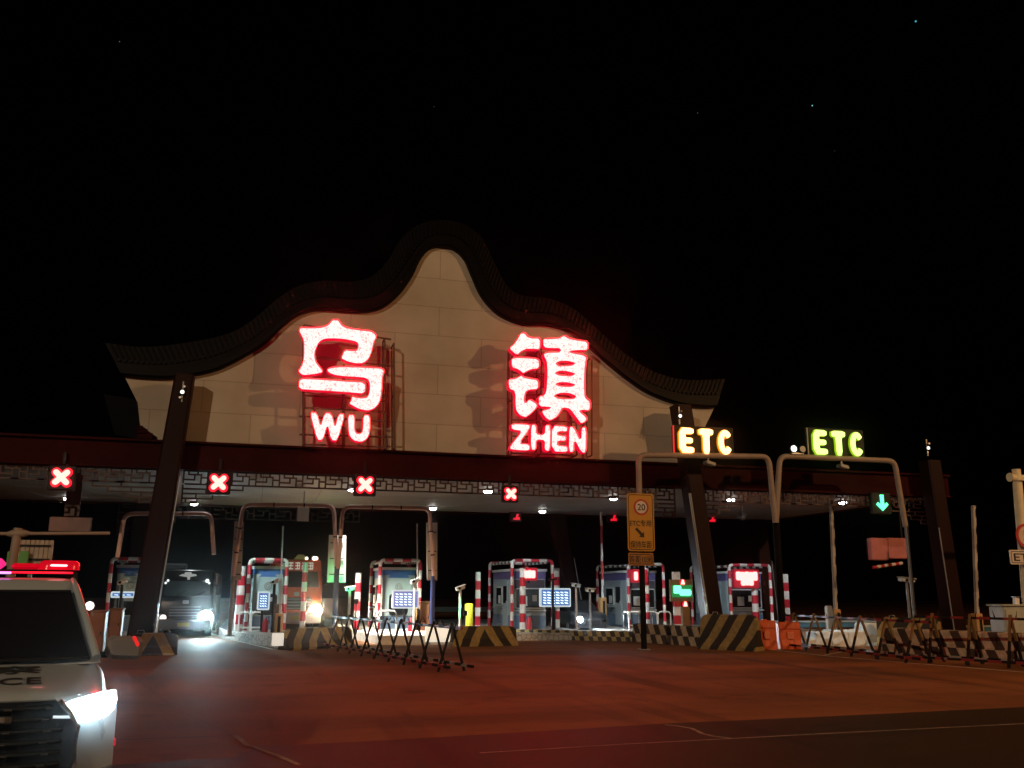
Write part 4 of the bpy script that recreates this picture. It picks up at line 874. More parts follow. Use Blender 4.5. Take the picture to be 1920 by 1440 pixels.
# variable sign, the pink light on it put into the panel colour
pinkm = mat('pink_lit_panel', (.50, .17, .18), .5)
p, q = W(1634, 1050, 33.0), W(1700, 1010, 33.0); t = thing('height_sign', 'pinkish boxed sign panel behind the leg of the green ETC frame', 'sign panel', ((p.x + q.x) / 2, 33, p.z))
m_ = p.x + (q.x - p.x) * .47
b = MB(); b.bbox(((p.x + m_) / 2, 33.1, (p.z + q.z) / 2), (m_ - p.x - .04, .3, q.z - p.z), .03); b.build('front_panel', pinkm, t)
b = MB(); b.bbox(((m_ + q.x) / 2, 33.16, (p.z + q.z) / 2 + .05), (q.x - m_ - .04, .3, q.z - p.z - .05), .03); b.build('rear_panel', pinkm, t)
b = MB(); b.box(((p.x + q.x) / 2, 33.25, (p.z + q.z) / 2), (q.x - p.x, .08, q.z - p.z - .1)); b.build('frame', black, t)
b = MB(); a, c = W(1637, 1064, 33.0), W(1691, 1056, 33.0); b.striped([(a.x, 33, a.z), (c.x, 33, c.z)], .07, .18, (0, 1), 10); b.build('height_bar', [red, white], t)
b = MB(); b.bar((q.x - .1, 33.2, q.z), (q.x - .1, 33.2, 5.58), .07); b.build('hanger', black, t)
# left edge: hanging board, cross-arm pole, slatted board
p, q = W(90, 996, 33.0), W(172, 970, 33.0); t = thing('hanging_board', 'dull red board hanging from the soffit below the first red cross', 'sign panel', ((p.x + q.x) / 2, 33, p.z))
b = MB(); b.bbox(((p.x + q.x) / 2, 33.1, (p.z + q.z) / 2), (q.x - p.x, .2, q.z - p.z), .02); b.build('board', mat('dull_board', (.22, .13, .13), .55), t)
b = MB(); b.bar(((p.x + q.x) / 2, 33.1, q.z), ((p.x + q.x) / 2, 33.1, 5.58), .45, .12); b.build('hanger', mat('dull_hanger', (.10, .06, .06), .6), t)
Y = 22.5; a = W(34, 990, Y); t = thing('cross_arm_pole', 'pale pole with a long horizontal arm behind the police car', 'pole', (a.x - .1, Y, 0))
b = MB(); b.tube([(a.x - .1, Y, 0), (a.x, Y, a.z)], [.12, .09], 12); b.build('mast', tubew, t)
c0, c1 = W(-60, 1001, Y), W(206, 1000, Y); b = MB(); b.tube([c0, c1], .04, 8); b.build('arm', tubew, t)
c0, c1 = W(12, 1001, Y), W(56, 1000, Y); m_ = (c0 + c1) / 2; b = MB(); b.tube([c0, c0.lerp(c1, .25), m_, c0.lerp(c1, .75), c1], [.04, .085, .10, .085, .04], 12); b.build('hub_sleeve', tubew, t)
p, q = W(14, 1075, 24.5), W(101, 1013, 24.5); t = thing('slatted_board', 'beige slatted board behind the light bar of the police car', 'sign panel', ((p.x + q.x) / 2, 24.5, p.z))
slat = mat('beige_slats', (.38, .31, .24), .6, var=.2)
for k in range(9):
    x0 = p.x + (q.x - p.x) * k / 9; b = MB(); b.bbox((x0 + (q.x - p.x) / 18, 24.55, (p.z + q.z) / 2), ((q.x - p.x) / 9 - .012, .06, q.z - p.z), .01); b.build('slat', slat, t)
for z in (p.z + (q.z - p.z) * .42, p.z + (q.z - p.z) * .83):
    b = MB(); b.box(((p.x + q.x) / 2, 24.5, z), (q.x - p.x - .1, .03, .045)); b.build('batten', black, t)
for px in (23, 43):
    c = W(px, 1048, 24.4); b = MB(); b.bbox(c, (.24, .06, .36), .02); b.build('green_panel', mat('green_panel', (.10, .33, .08), .5), t)
b = MB(); b.bar(((p.x + q.x) / 2, 24.62, 0), ((p.x + q.x) / 2, 24.62, q.z), .09); b.build('post', greym, t)

# ================================================================== BOOM BARRIERS
def boom(pt_, pb_, Y, label, kind=0, wd=.11):
    a, c = W(*pb_, Y), W(*pt_, Y); t = thing('boom_barrier', label, 'boom barrier', (a.x, Y, 0), 'raised boom barriers')
    b = MB(); b.striped([a, c], wd / 2, .8, (0, 1), 4, True) if kind else b.bar(a, c, wd, .05)
    b.build('arm', [white, mat('boom_red', (.40, .05, .05), .5)] if kind == 2 else [mat('boom_white', (.42, .39, .36), .5), mat('boom_grey', (.30, .27, .25), .5)], t)
    if kind:
        n = 6
        for k in range(n):
            p, q = a.lerp(c, (k + .35) / n), a.lerp(c, (k + .8) / n); o = Vector((wd * .32, -wd / 2 - .004, 0)); b = MB(); b.bar(p + o, q + o, wd * .3, .01); b.build('dark_mark', black, t)
    b = MB(); b.bbox((a.x, Y + .05, a.z / 2), (.30, .36, a.z), .03); b.build('housing', mat('boom_housing', (.52, .30, .12), .5), t)
    b = MB(); b.bbox((a.x, Y - .16, a.z * .55), (.1, .03, a.z * .7), .01); b.build('housing_stripe', black, t)
    return t
boom((1558, 935), (1567, 1142), 31.5, 'raised white boom under the green ETC sign', 1, .12)
boom((1825, 948), (1832, 1150), 29.5, 'raised white boom standing nearest the cream post', 1, .12)
boom((531, 987), (524, 1150), 36.0, 'raised dull boom at the booth beside the red truck', 0, .12)
boom((782, 982), (783, 1135), 37.2, 'thin raised boom at the booth behind the trestle barrier', 0, .07)
boom((1127, 960), (1130, 1120), 39.5, 'thin pinkish raised boom at the booth behind the yellow speed sign', 2, .09)
b = MB(); p, q = W(1558, 1172, 31.2), W(1570, 1143, 31.2); b.bbox((p.x - .05, 31.2, q.z / 2 + .1), (.24, .2, q.z + .1), .03); one('white_marker_post', b, white, 'white marker post beside the raised boom under the green ETC sign', 'post', (p.x, 31.2, 0))
# ================================================================== CAMERA POSTS
camw = mat('camera_housing', (.55, .55, .53), .4)
def camera_post(px, y0, y1, Y, label, m=steel, tilt=-.3, wide=.34, base=IH):
    a, c = W(px, y1, Y), W(px, y0, Y); t = thing('camera_post', label, 'camera post', (a.x, Y, base), 'plate cameras on short posts')
    b = MB(); b.tube([(a.x, Y, base), (a.x, Y, c.z - .08)], .05, 10); b.build('post', m, t)
    b = MB(); b.bbox((a.x, Y, c.z), (wide, .3, .13), .03, rot=Matrix.Rotation(tilt, 3, 'Y')); h_ = b.build('camera', camw, t)
    b = MB(); b.bbox((a.x, Y - .02, c.z + .08), (wide + .06, .38, .02), .008, rot=Matrix.Rotation(tilt, 3, 'Y')); b.build('sun_shield', camw, h_)
    b = MB(); b.disc((a.x - wide * .2, Y - .15, c.z), .05, n=12, t=.03); b.build('lens', glass, h_)
    b = MB(); b.tube([(a.x, Y, base), (a.x, Y, base + .03)], .13, 12); b.build('base_plate', m, t)
    return t
camera_post(653, 1104, 1178, 34.6, 'green-lit camera post beside the broad green panel', white, -.15)
camera_post(862, 1103, 1172, 34.8, 'green-lit camera post beside the yellow post', white, -.35)
camera_post(776, 1090, 1160, 35.6, 'camera post just above the wide fee screen behind the trestle barrier', white, -.35)
camera_post(510, 1091, 1175, 35.8, 'dark camera post at the booth beside the red truck', black, -.4)
camera_post(225, 1092, 1140, 35.6, 'dark camera post in front of the booth by the leaning column', black, -.4)
camera_post(1081, 1098, 1185, 38.0, 'camera post with green-tinged head beside the white headlight', tubew, .15)
camera_post(1107, 1107, 1180, 37.0, 'camera post between the white headlight and the speed sign booth', greym, .1)
camera_post(1708, 1088, 1180, 28.9, 'wide camera post at the leg of the green ETC frame', greym, .12, .55, 0)

p = W(1391, 968, 36.5); t = thing('hanging_camera', 'small ribbed camera hanging under the soffit near the column', 'camera', p); b = MB(); b.bbox(p, (.3, .3, .26), .03, rot=Matrix.Rotation(.5, 3, 'Y')); b.build('case', greym, t); b = MB(); b.bar(p, (p.x + .05, 36.5, 5.58), .04); b.build('hanger', steel, t); b = MB(); b.disc(p + Vector((-.05, -.17, -.05)), .07, n=12, t=.04); b.build('lens', mat('unlit_lens', (.6, .6, .55), .15), t)
# cabinets, yellow post
def cabinet(x0, x1, y0, Y, label, m, base=IH, z1=None):
    p, q = W(x0, 1150, Y), W(x1, y0, Y); w_ = q.x - p.x; cx = (p.x + q.x) / 2; t = thing('service_cabinet', label, 'cabinet', (cx, Y, base))
    b = MB(); b.bbox((cx, Y + .25, (base + q.z) / 2), (w_, .5, q.z - base), .025); b.build('case', m, t)
    b = MB(); b.bbox((cx, Y + .25, q.z + .02), (w_ + .06, .56, .05), .015); b.build('lid', m, t)
    b = MB(); b.bbox((cx, Y - .008, (base + q.z) / 2), (w_ - .08, .02, q.z - base - .14), .006); d_ = b.build('door', m, t); b = MB(); b.box((cx + w_ * .3, Y - .025, (base + q.z) / 2), (.03, .03, .1)); b.build('handle', black, d_)
    return t
rust = mat('rust_brown_cabinet', (.20, .075, .035), .55, var=.15)
cabinet(206, 230, 1143, 32.5, 'rust brown cabinet in front of the booth by the leaning column', rust)
cabinet(168, 199, 1147, 29.5, 'brown cabinet beside the windscreen of the police car', rust, 0)
p = W(168, 1136, 29.4); t = thing('work_lamp', 'round white work lamp on the brown cabinet beside the police car', 'lamp', p); b = MB(); b.disc(p, .115, n=18, t=.04); b.build('lens', glow('work_lamp_lens', (1, .85, .8), 5), t); b = MB(); b.tube([p + Vector((0, .02, 0)), p + Vector((0, .16, 0))], [.13, .08], 14); b.build('lamp_bowl', greym, t); b = MB(); b.bar(p + Vector((.05, .1, -.1)), p + Vector((.1, .1, -.28)), .04); b.build('bracket', greym, t)
cabinet(791, 807, 1130, 36.5, 'brown cabinet beyond the wide fee screen and the trestle barrier', rust)
cabinet(512, 527, 1135, 36.2, 'dark brown cabinet at the foot of the raised boom by the red truck', mat('dark_rust', (.10, .045, .03), .6))
b = MB(); p, q = W(879, 1172, 36.8), W(879, 1131, 36.8); b.tube([(p.x, 36.8, IH), (p.x, 36.8, q.z - .03), (p.x, 36.8, q.z)], [.17, .17, .13], 18); one('yellow_post', b, mat('bright_yellow', (.62, .56, .03), .5), 'stout yellow post between the camera post and the fourth booth', 'post', (p.x, 36.8, IH))
# fire extinguishers (red) at booth 2 / 3
def extinguisher(px, py, Y, label):
    p = W(px, py, Y); t = thing('fire_extinguisher', label, 'fire extinguisher', (p.x, Y, IH), 'red fire extinguishers'); b = MB(); b.tube([(p.x, Y, IH), (p.x, Y, IH + .42), (p.x, Y, IH + .5), (p.x, Y, IH + .55)], [.11, .11, .06, .04], 14); b.build('cylinder', red, t); b = MB(); b.tube([(p.x, Y, IH + .55), (p.x + .1, Y, IH + .6), (p.x + .14, Y, IH + .35)], .02, 6); b.build('hose', black, t)
extinguisher(497, 1178, 36.0, 'red fire extinguisher below the upright fee screen'); extinguisher(771, 1178, 36.0, 'red fire extinguisher below the wide fee screen by the trestle barrier'); extinguisher(992, 1178, 36.3, 'red fire extinguisher below the square red display')
# lane signal heads that face the traffic: their lenses point away from the viewer and colour the posts behind them green
def signal_head(px, py, Y, aim, e, label):
    p = W(px, py, Y); t = thing('green_signal_head', label, 'signal lamp', (p.x, Y, IH), 'green signal heads facing the traffic')
    b = MB(); b.bbox(p, (.16, .12, .2), .03); b.build('housing', black, t); b = MB(); b.disc(p + Vector((0, .06, 0)), .06, (0, 1, 0), 12, t=.02); b.build('lens', glow('green_lens', (.1, 4, 1)), t)
    b = MB(); b.tube([(p.x, Y, IH), (p.x, Y, p.z - .1)], .025, 8); b.build('post', black, t)
    lamp('green_signal_light', 'SPOT', p + Vector((0, .1, 0)), e, (.05, 1, .32), .05, aim, 54, .7)
signal_head(668, 1128, 33.3, W(641, 1092, 34.5), 330, 'small dark signal head beside the green-lit camera post and the broad panel')
signal_head(872, 1150, 33.8, W(862, 1140, 34.8), 120, 'small dark signal head beside the camera post and the yellow post')
# white plate on the nose of island two, glowing in place of headlight reflection
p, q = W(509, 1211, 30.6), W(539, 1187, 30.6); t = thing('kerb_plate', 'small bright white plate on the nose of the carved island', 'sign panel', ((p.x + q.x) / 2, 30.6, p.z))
b = MB(); b.prism(rrect(p.x, q.x, p.z, q.z, .03), (0, 30.6, 0), X3, Z3, (-.0, .05, 0)); b.build('plate', mat('plate_reflect_glow', (.8, .8, .76), .4, var=.05, emis=(1, .98, .9), es=.5), t)
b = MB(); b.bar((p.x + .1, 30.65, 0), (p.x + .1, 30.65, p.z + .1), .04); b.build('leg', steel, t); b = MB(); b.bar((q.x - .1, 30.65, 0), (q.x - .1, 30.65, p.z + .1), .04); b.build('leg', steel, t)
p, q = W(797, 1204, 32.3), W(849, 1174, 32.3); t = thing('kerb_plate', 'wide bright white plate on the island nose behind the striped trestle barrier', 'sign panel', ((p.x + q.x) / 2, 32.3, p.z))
b = MB(); b.prism(rrect(p.x, q.x, p.z, q.z, .03), (0, 32.3, 0), X3, Z3, (-.0, .05, 0)); b.build('plate', mat('warm_plate_reflect_glow', (.8, .78, .7), .4, var=.05, emis=(1, .9, .72), es=.75), t)  # warm glow imitates headlights thrown back by the plate
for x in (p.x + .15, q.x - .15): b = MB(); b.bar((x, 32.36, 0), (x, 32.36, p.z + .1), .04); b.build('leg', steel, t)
# ================================================================== WATER BARRIERS, STONE BLOCKS, GUARD RAIL
orange = mat('orange_plastic', (.62, .11, .035), .45, var=.15, scale=3)
def water_barrier(x0, x1, yb, yt, label):
    a, c = G(x0, yb), G(x1, yb + 1); Y = a.y; h = W(x0, yt, Y).z; L = (c - a).length; t = bpy.data.objects.new('water_barrier', None); COL.objects.link(t); tag(t, label, 'water barrier', 'orange plastic water barriers')
    t.location = (a + c) / 2; t.rotation_euler = (0, 0, math.atan2(c.y - a.y, c.x - a.x) * .3)
    sec = [(-.26, 0), (-.26, .12), (-.17, .3), (-.14, h * .72), (-.17, h * .76), (-.15, h - .04), (-.1, h), (.1, h), (.15, h - .04), (.17, h * .76), (.14, h * .72), (.17, .3), (.26, .12), (.26, 0)]
    b = MB(); b.loft([[(x, y * f, z * g) for y, z in sec] for x, f, g in ((-L / 2, .75, .96), (-L / 2 + .05, 1, 1), (-L / 6, 1, 1), (-L / 6 + .04, .86, 1), (L / 6 - .04, .86, 1), (L / 6, 1, 1), (L / 2 - .05, 1, 1), (L / 2, .75, .96))], 0, False); b.build('body', orange, t, local=True)
    b = MB(); b.cyl((0, 0, h), (0, 0, h + .04), .09, 12); b.build('filler_cap', orange, t, local=True)
    b = MB(); b.bbox((0, -.175, h * .5), (L * .3, .03, h * .26), .01); b.build('reflector', mat('orange_reflector', (.75, .22, .12), .35), t, local=True)
water_barrier(1416, 1456, 1217, 1163, 'orange plastic water barrier touching the tall chevron barrier'); water_barrier(1458, 1502, 1216, 1166, 'orange plastic water barrier at the end of the trestle barrier')
stone = mat('pale_rough_stone', (.66, .70, .70), .85, var=.12, scale=6, bump=.5)
def block(x0, x1, y0, y1, Y, label, seed):
    p, q = W(x0, y1, Y), W(x1, y0, Y); rnd = random.Random(seed); z0 = max(0, p.z); cx = (p.x + q.x) / 2; w_ = q.x - p.x
    b = MB(); rings = []
    for k, z in enumerate((z0, z0 + (q.z - z0) * .15, z0 + (q.z - z0) * .5, z0 + (q.z - z0) * .88, q.z)):
        s = (.96, 1, 1, .98, .88)[k]; rings.append([(cx + w_ / 2 * s * x + rnd.uniform(-.02, .02), Y + .3 + .32 * s * y + rnd.uniform(-.025, .025), z + rnd.uniform(-.012, .012) * (k > 0)) for x, y in rrect(-1, 1, -1, 1, .25, 2)])
    b.loft(rings, 0, False); one('stone_block', b, stone, label, 'stone block', (cx, Y + .3, z0), 'pale rough stone blocks')
SBY = 28.8
for i, (x0, x1, y0, y1, lab) in enumerate(((1506, 1532, 1197, 1213, 'low pale stone block touching the orange water barrier'), (1530, 1560, 1184, 1213, 'first tall pale stone block from the orange water barriers'), (1561, 1591, 1182, 1213, 'second tall pale stone block, in front of the raised boom'), (1592, 1622, 1181, 1214, 'third tall pale stone block from the orange water barriers'), (1623, 1652, 1168, 1216, 'tallest pale stone block with a stepped top beside the striped kerb'))):
    block(x0, x1, y0, y1, SBY, lab, i)
def guardrail(x0, x1, y0, y1, Y, label):
    a, c = W(x0, y1, Y), W(x1, y1, Y); h = W(x0, y0, Y).z - a.z; t = thing('guard_rail', label, 'guard rail', (a.x, Y, 0), 'blue guard rails beyond the open lanes')
    b = MB(); b.bbox(((a.x + c.x) / 2, Y, a.z + h / 2), (c.x - a.x, .08, h * .9), .02); b.build('beam', mat('blue_rail', (.05, .15, .22), .45), t)
    b = MB(); b.tube([(a.x, Y - .06, a.z + h), (c.x, Y - .06, a.z + h)], .06, 8); b.build('top_rail', mat('pale_rail', (.28, .34, .36), .5), t)
    for k in range(5): x = a.x + (c.x - a.x) * (k + .5) / 5; b = MB(); b.box((x, Y + .09, (a.z + h) / 2), (.1, .08, a.z + h)); b.build('post', greym, t)
guardrail(1436, 1662, 1166, 1178, 40.0, 'blue guard rail behind the pale stone blocks'); guardrail(1770, 1900, 1175, 1186, 37.0, 'blue guard rail behind the raised boom near the cream post')
# far road-side rail seen through the lanes
p, q = W(815, 1150, 58), W(890, 1143, 58); b = MB(); b.box(((p.x + q.x) / 2, 58, .7), (9, .08, .3)); one('road_rail', b, steel, 'faint metal rail far beyond the lanes', 'guard rail', ((p.x + q.x) / 2, 58, .55))
# ================================================================== TRESTLE BARRIERS
rk = mat('rack_dark_steel', (.010, .006, .005), .6, spec=.2); rk_y = mat('rack_amber', (.17, .10, .03), .5); rk_r = mat('rack_red_reflective', (.22, .02, .02), .45); rk_w = mat('rack_white_reflective', (.26, .23, .2), .5)
def trestle(pa, pb, n, h, sp, label, amber=False, lean=0.0):
    a, b_ = Vector((pa.x, pa.y, 0)), Vector((pb.x, pb.y, 0)); d = (b_ - a); L = d.length; u = d / L; nrm = Vector((-u.y, u.x, 0))
    t = thing('trestle_barrier', label, 'trestle barrier', a, 'movable trestle barriers with striped rails')
    top = Vector((0, 0, h))
    def rail(p, q, m0, m1, nm):
        b = MB(); b.striped([p, q], .032, .34, (0, 1), 4, True); b.build(nm, [m0, m1], t)
    rail(a + top, b_ + top, rk, rk_r, 'top_rail')
    for s in (-1, 1): rail(a + nrm * sp * s + Vector((0, 0, .14)), b_ + nrm * sp * s + Vector((0, 0, .14)), rk_w if s > 0 else rk_r, rk, 'foot_rail')
    for k in range(n):
        p = a.lerp(b_, (k + .5) / n)
        for s in (-1, 1):
            ft = p + nrm * sp * 1.12 * s; b = MB()
            if amber:
                m_ = ft.lerp(p + top * 1.08, .5); b.bar(ft, m_, .065, .05, 0); b.bar(m_, p + top * 1.08, .065, .05, 1)
            else: b.bar(ft, p + top * 1.10, .055, .045, 0)
            b.build('leg', [rk, rk_y], t)
        if k % 3 == 1:
            for s in (-1, 1):
                ft = p + nrm * sp * 1.12 * s; b = MB(); b.tube([ft + Vector((-.03, 0, .06)), ft + Vector((.03, 0, .06))], .06, 12); b.build('caster_wheel', rubber, t)
    for k in range(n * 2):
        p = a.lerp(b_, (k + .25) / (n * 2)) + top; b = MB(); b.tube([p, p + nrm * .12 * (1 if k % 2 else -1) + Vector((0, 0, .20))], [.018, .004], 5); b.build('spike', rk, t)
    return t
ra, rb = G(645, 1196), G(866, 1249)
trestle(Vector((2.55, 31.2, 0)), Vector((4.68, 21.3, 0)), 9, 1.0, .30, 'dark trestle barrier with red striped rails running towards the red truck')
rc, rd = G(1474, 1214), G(1752, 1246)
trestle(rc, rd, 6, 1.08, .36, 'amber and dark trestle barrier beginning at the orange water barriers', True)
rc, rd = G(1722, 1240), G(2030, 1259)
trestle(rc, rd, 4, 1.2, .40, 'amber and dark trestle barrier running out past the cream post', True)
# ================================================================== TRUCKS
def truck(px0, px1, Y, ytop, label, paint, visor_m, lampm, second, letters, spot_at, rz=0.0, dark=False):
    xa, xb = W(px0, 1120, Y).x, W(px1, 1120, Y).x; xc = (xa + xb) / 2; w_ = xb - xa; H = W((px0 + px1) / 2, ytop, Y).z
    t = thing('lorry', label, 'lorry', (xc, Y, 0), 'lorries waiting at the lanes')
    Pm = lambda u, v, o=-.02: Vector((xc + u * w_ / 2, Y + o, H * v))
    b = MB(); rings = []
    for z, f, bk in ((.14, .97, 0), (.42, 1, 0), (.60, 1, .05), (.86, .96, .32), (.97, .93, .42), (1, .88, .6)):
        rings.append([(x, y, H * z) for x, y in rrect(xc - w_ / 2 * f, xc + w_ / 2 * f, Y + bk, Y + 2.1, .16, 3)])
    b.loft(rings, 0, True); b.build('cab', paint, t)
    b = MB(); b.bbox((xc, Y + 5.2, H * .56), (w_ * 1.02, 5.8, H * .82), .03); b.build('cargo_box', mat('cargo_grey', (.14, .14, .14), .5) if dark else paint, t)
    sl = lambda u, v, o: Vector((xc + u * w_ / 2, Y + .05 + (v - .60) / .26 * .27 + o, H * v))
    b = MB(); b.add([sl(-.86, .61, -.03), sl(.86, .61, -.03), sl(.80, .83, -.03), sl(-.80, .83, -.03)], [(0, 1, 2, 3)]); b.add([sl(-.86, .61, .02), sl(.86, .61, .02), sl(.80, .83, .02), sl(-.80, .83, .02)], [(3, 2, 1, 0)]); b.strip([sl(-.86, .61, -.03), sl(.86, .61, -.03), sl(.80, .83, -.03), sl(-.80, .83, -.03), sl(-.86, .61, -.03)], [sl(-.86, .61, .02), sl(.86, .61, .02), sl(.80, .83, .02), sl(-.80, .83, .02), sl(-.86, .61, .02)])
    g = b.build('windscreen', glass, t)
    for u in (-.4, .35):
        b = MB(); b.bar(sl(u, .615, -.05), sl(u + .32, .68, -.05), .025); b.build('wiper', black, g)
    b = MB(); b.prism([(xc - w_ * .46, H * .84), (xc + w_ * .46, H * .84), (xc + w_ * .44, H * .985), (xc - w_ * .44, H * .985)], (0, Y + .2, 0), X3, Z3, (0, .16, 0)); v = b.build('visor', visor_m, t)
    if letters == 'cap':
        b = MB(); cz = H * .915; pts = [(-.42, -.02), (-.3, .05), (-.18, .07), (-.14, .15), (.12, .16), (.17, .07), (.34, .06), (.40, -.02), (.22, -.05), (.1, -.07), (.08, -.2), (-.02, -.2), (-.04, -.08), (-.2, -.06)]
        b.prism([(xc + x * .85, cz + z * .85) for x, z in pts], (0, Y + .17, 0), X3, Z3, (0, .03, 0)); b.build('white_emblem', mat('emblem_white', (.7, .72, .7), .4, emis=(.8, .85, .85), es=.25), v)
    else:
        for k in range(5):
            b = MB(); x = xc - .62 + k * .30; z = H * .905; s = .105
            for (x0, x1, z0, z1) in ((-1, 1, .7, 1), (-1, 1, -.1, .2), (-1, 1, -1, -.7), (-.2, .15, -1, 1), (-1, -.72, -1, .2) if k % 2 else (.72, 1, -1, 1)): b.box((x + s * (x0 + x1) / 2, Y + .19, z + s * (z0 + z1) / 2 * 1.5), (s * (x1 - x0), .02, s * (z1 - z0) * 1.5))
            b.build('letter', mat('visor_lettering', (.75, .72, .66), .5, emis=(1, .9, .8), es=.25), v)
    b = MB(); b.prism(rrect(xc - w_ * .30, xc + w_ * .30, H * .30, H * .47, .05), (0, Y - .03, 0), X3, Z3, (0, .06, 0)); gr = b.build('grille', mat('grille_dark', (.03, .033, .034), .35), t)
    for k in range(4):
        b = MB(); b.bbox((xc, Y - .05, H * (.32 + .042 * k)), (w_ * .56, .03, .035), .01); b.build('grille_bar', mat('grille_bar', (.26, .28, .28), .3, .6), gr)
    b = MB(); b.prism(rrect(xc - .12, xc + .12, H * .49, H * .545, .05), (0, Y - .02, 0), X3, Z3, (0, .05, 0)); b.build('badge', steel, t)
    b = MB(); b.bbox((xc, Y - .06, H * .19), (w_ * .99, .3, H * .16), .05); b.build('bumper', mat('bumper_dark', (.06, .065, .065), .45) if dark else mat('bumper_pale', (.30, .22, .17), .45), t)
    b = MB(); b.bbox((xc, Y - .22, H * .19), (.46, .015, .14), .005); b.build('number_plate', mat('plate_yellow', (.30, .25, .05), .5), t)
    for sx, m in ((-1, second), (1, lampm)):
        c = Vector((xc + sx * w_ * .385, Y - .04, H * .285)); b = MB(); b.prism(rrect(c.x - .2, c.x + .2, c.z - .14, c.z + .16, .08), (0, Y - .03, 0), X3, Z3, (0, .07, 0)); hl = b.build('headlight', glass, t)
        b = MB(); r = .28 if sx > 0 else .13; b.loft([[c + Vector((r * f * math.cos(a * PI / 8), -h, r * f * math.sin(a * PI / 8))) for a in range(16)] for f, h in ((1, 0), (.85, .05), (.4, .085), (.05, .09))]); b.build('lens', m, hl)  # lens on the glaring side enlarged to take in its bloom
        b = MB(); b.bbox((xc + sx * (w_ / 2 + .16), Y + .25, H * .70), (.16, .12, .42), .03); b.build('mirror', black, t)
        b = MB(); b.bar((xc + sx * w_ * .47, Y + .35, H * .78), (xc + sx * (w_ / 2 + .16), Y + .27, H * .76), .035); b.build('mirror_arm', black, t)
    for sx in (-1, 1):
        for yy in (1.2, 5.8):
            x = xc + sx * (w_ / 2 - .16); b = MB(); b.tube([(x - .13, Y + yy, .48), (x + .13, Y + yy, .48)], .48, 22); wl = b.build('wheel', rubber, t)
            b = MB(); b.tube([(x - .14, Y + yy, .48), (x + .14, Y + yy, .48)], .26, 16); b.build('rim', steel, wl)
    return t, xc, w_, H
tk1 = mat('lorry_dark_teal', (.005, .009, .010), .3, coat=.3); tk2 = mat('lorry_red_orange', (.50, .085, .03), .38, coat=.3)
hl_c = glow('headlight_cold', (6, 8.4, 8.8), 20); hl_w = glow('headlight_warm', (9, 6.6, 4.0), 26); hl_d = glow('headlight_dim', (1.4, 1.15, 1.0), 1)
t1, xc, w_, H = truck(297, 400, 39.4, 1068, 'dark teal lorry with one cold white headlight glaring and a white cap emblem', tk1, mat('lorry_visor_dark', (.02, .026, .027), .25), hl_c, hl_d, 'cap', None, dark=True)
b = MB(); b.bbox((xc - w_ * .27, 40.6, H + .14), (.85, .5, .24), .04); b.build('roof_unit', mat('roof_unit_grey', (.25, .26, .26), .45), t1)
for sx in (-1, 1):
    for k in range(2): b = MB(); b.disc((xc + sx * w_ * (.36 if k else .40), 39.6, H * (.80 + .035 * k)), .05 + .03 * k * (sx > 0), n=10, t=.03); b.build('marker_lamp', glow('marker_white', (1.0, 1.05, 1.05), 1.0), t1)
lamp('headlight_beam', 'SPOT', (xc + w_ * .385, 39.15, H * .285), 1100, (.66, .94, 1), .12, (-1.0, 32, 0), 74, .9)
t2, xc, w_, H = truck(507, 604, 43.6, 1048, 'red orange lorry with white lettering on its visor and a warm headlight glaring', tk2, tk2, hl_w, hl_d, 'abc', None)
for k, (px, r) in enumerate(((575, .075), (589, .10), (593, .09))):
    p = W(px, 1047, 43.75); b = MB(); b.disc(p, r, n=12, t=.04); b.build('roof_lamp', glow('roof_lamp_white', (2, 1.7, 1.4), 1), t2)
b = MB(); a = W(565, 1044, 43.8); b.prism([(a.x - .35, a.z - .12), (a.x + .3, a.z - .12), (a.x + .1, a.z + .1), (a.x - .15, a.z + .1)], (0, 43.8, 0), X3, Z3, (0, .2, 0)); b.build('roof_sign', mat('roof_sign_yellow', (.4, .38, .15), .5), t2)
lamp('headlight_beam', 'SPOT', (xc + w_ * .385, 43.3, H * .285), 1600, (1, .80, .58), .12, (5.6, 36, .25), 70, .7)
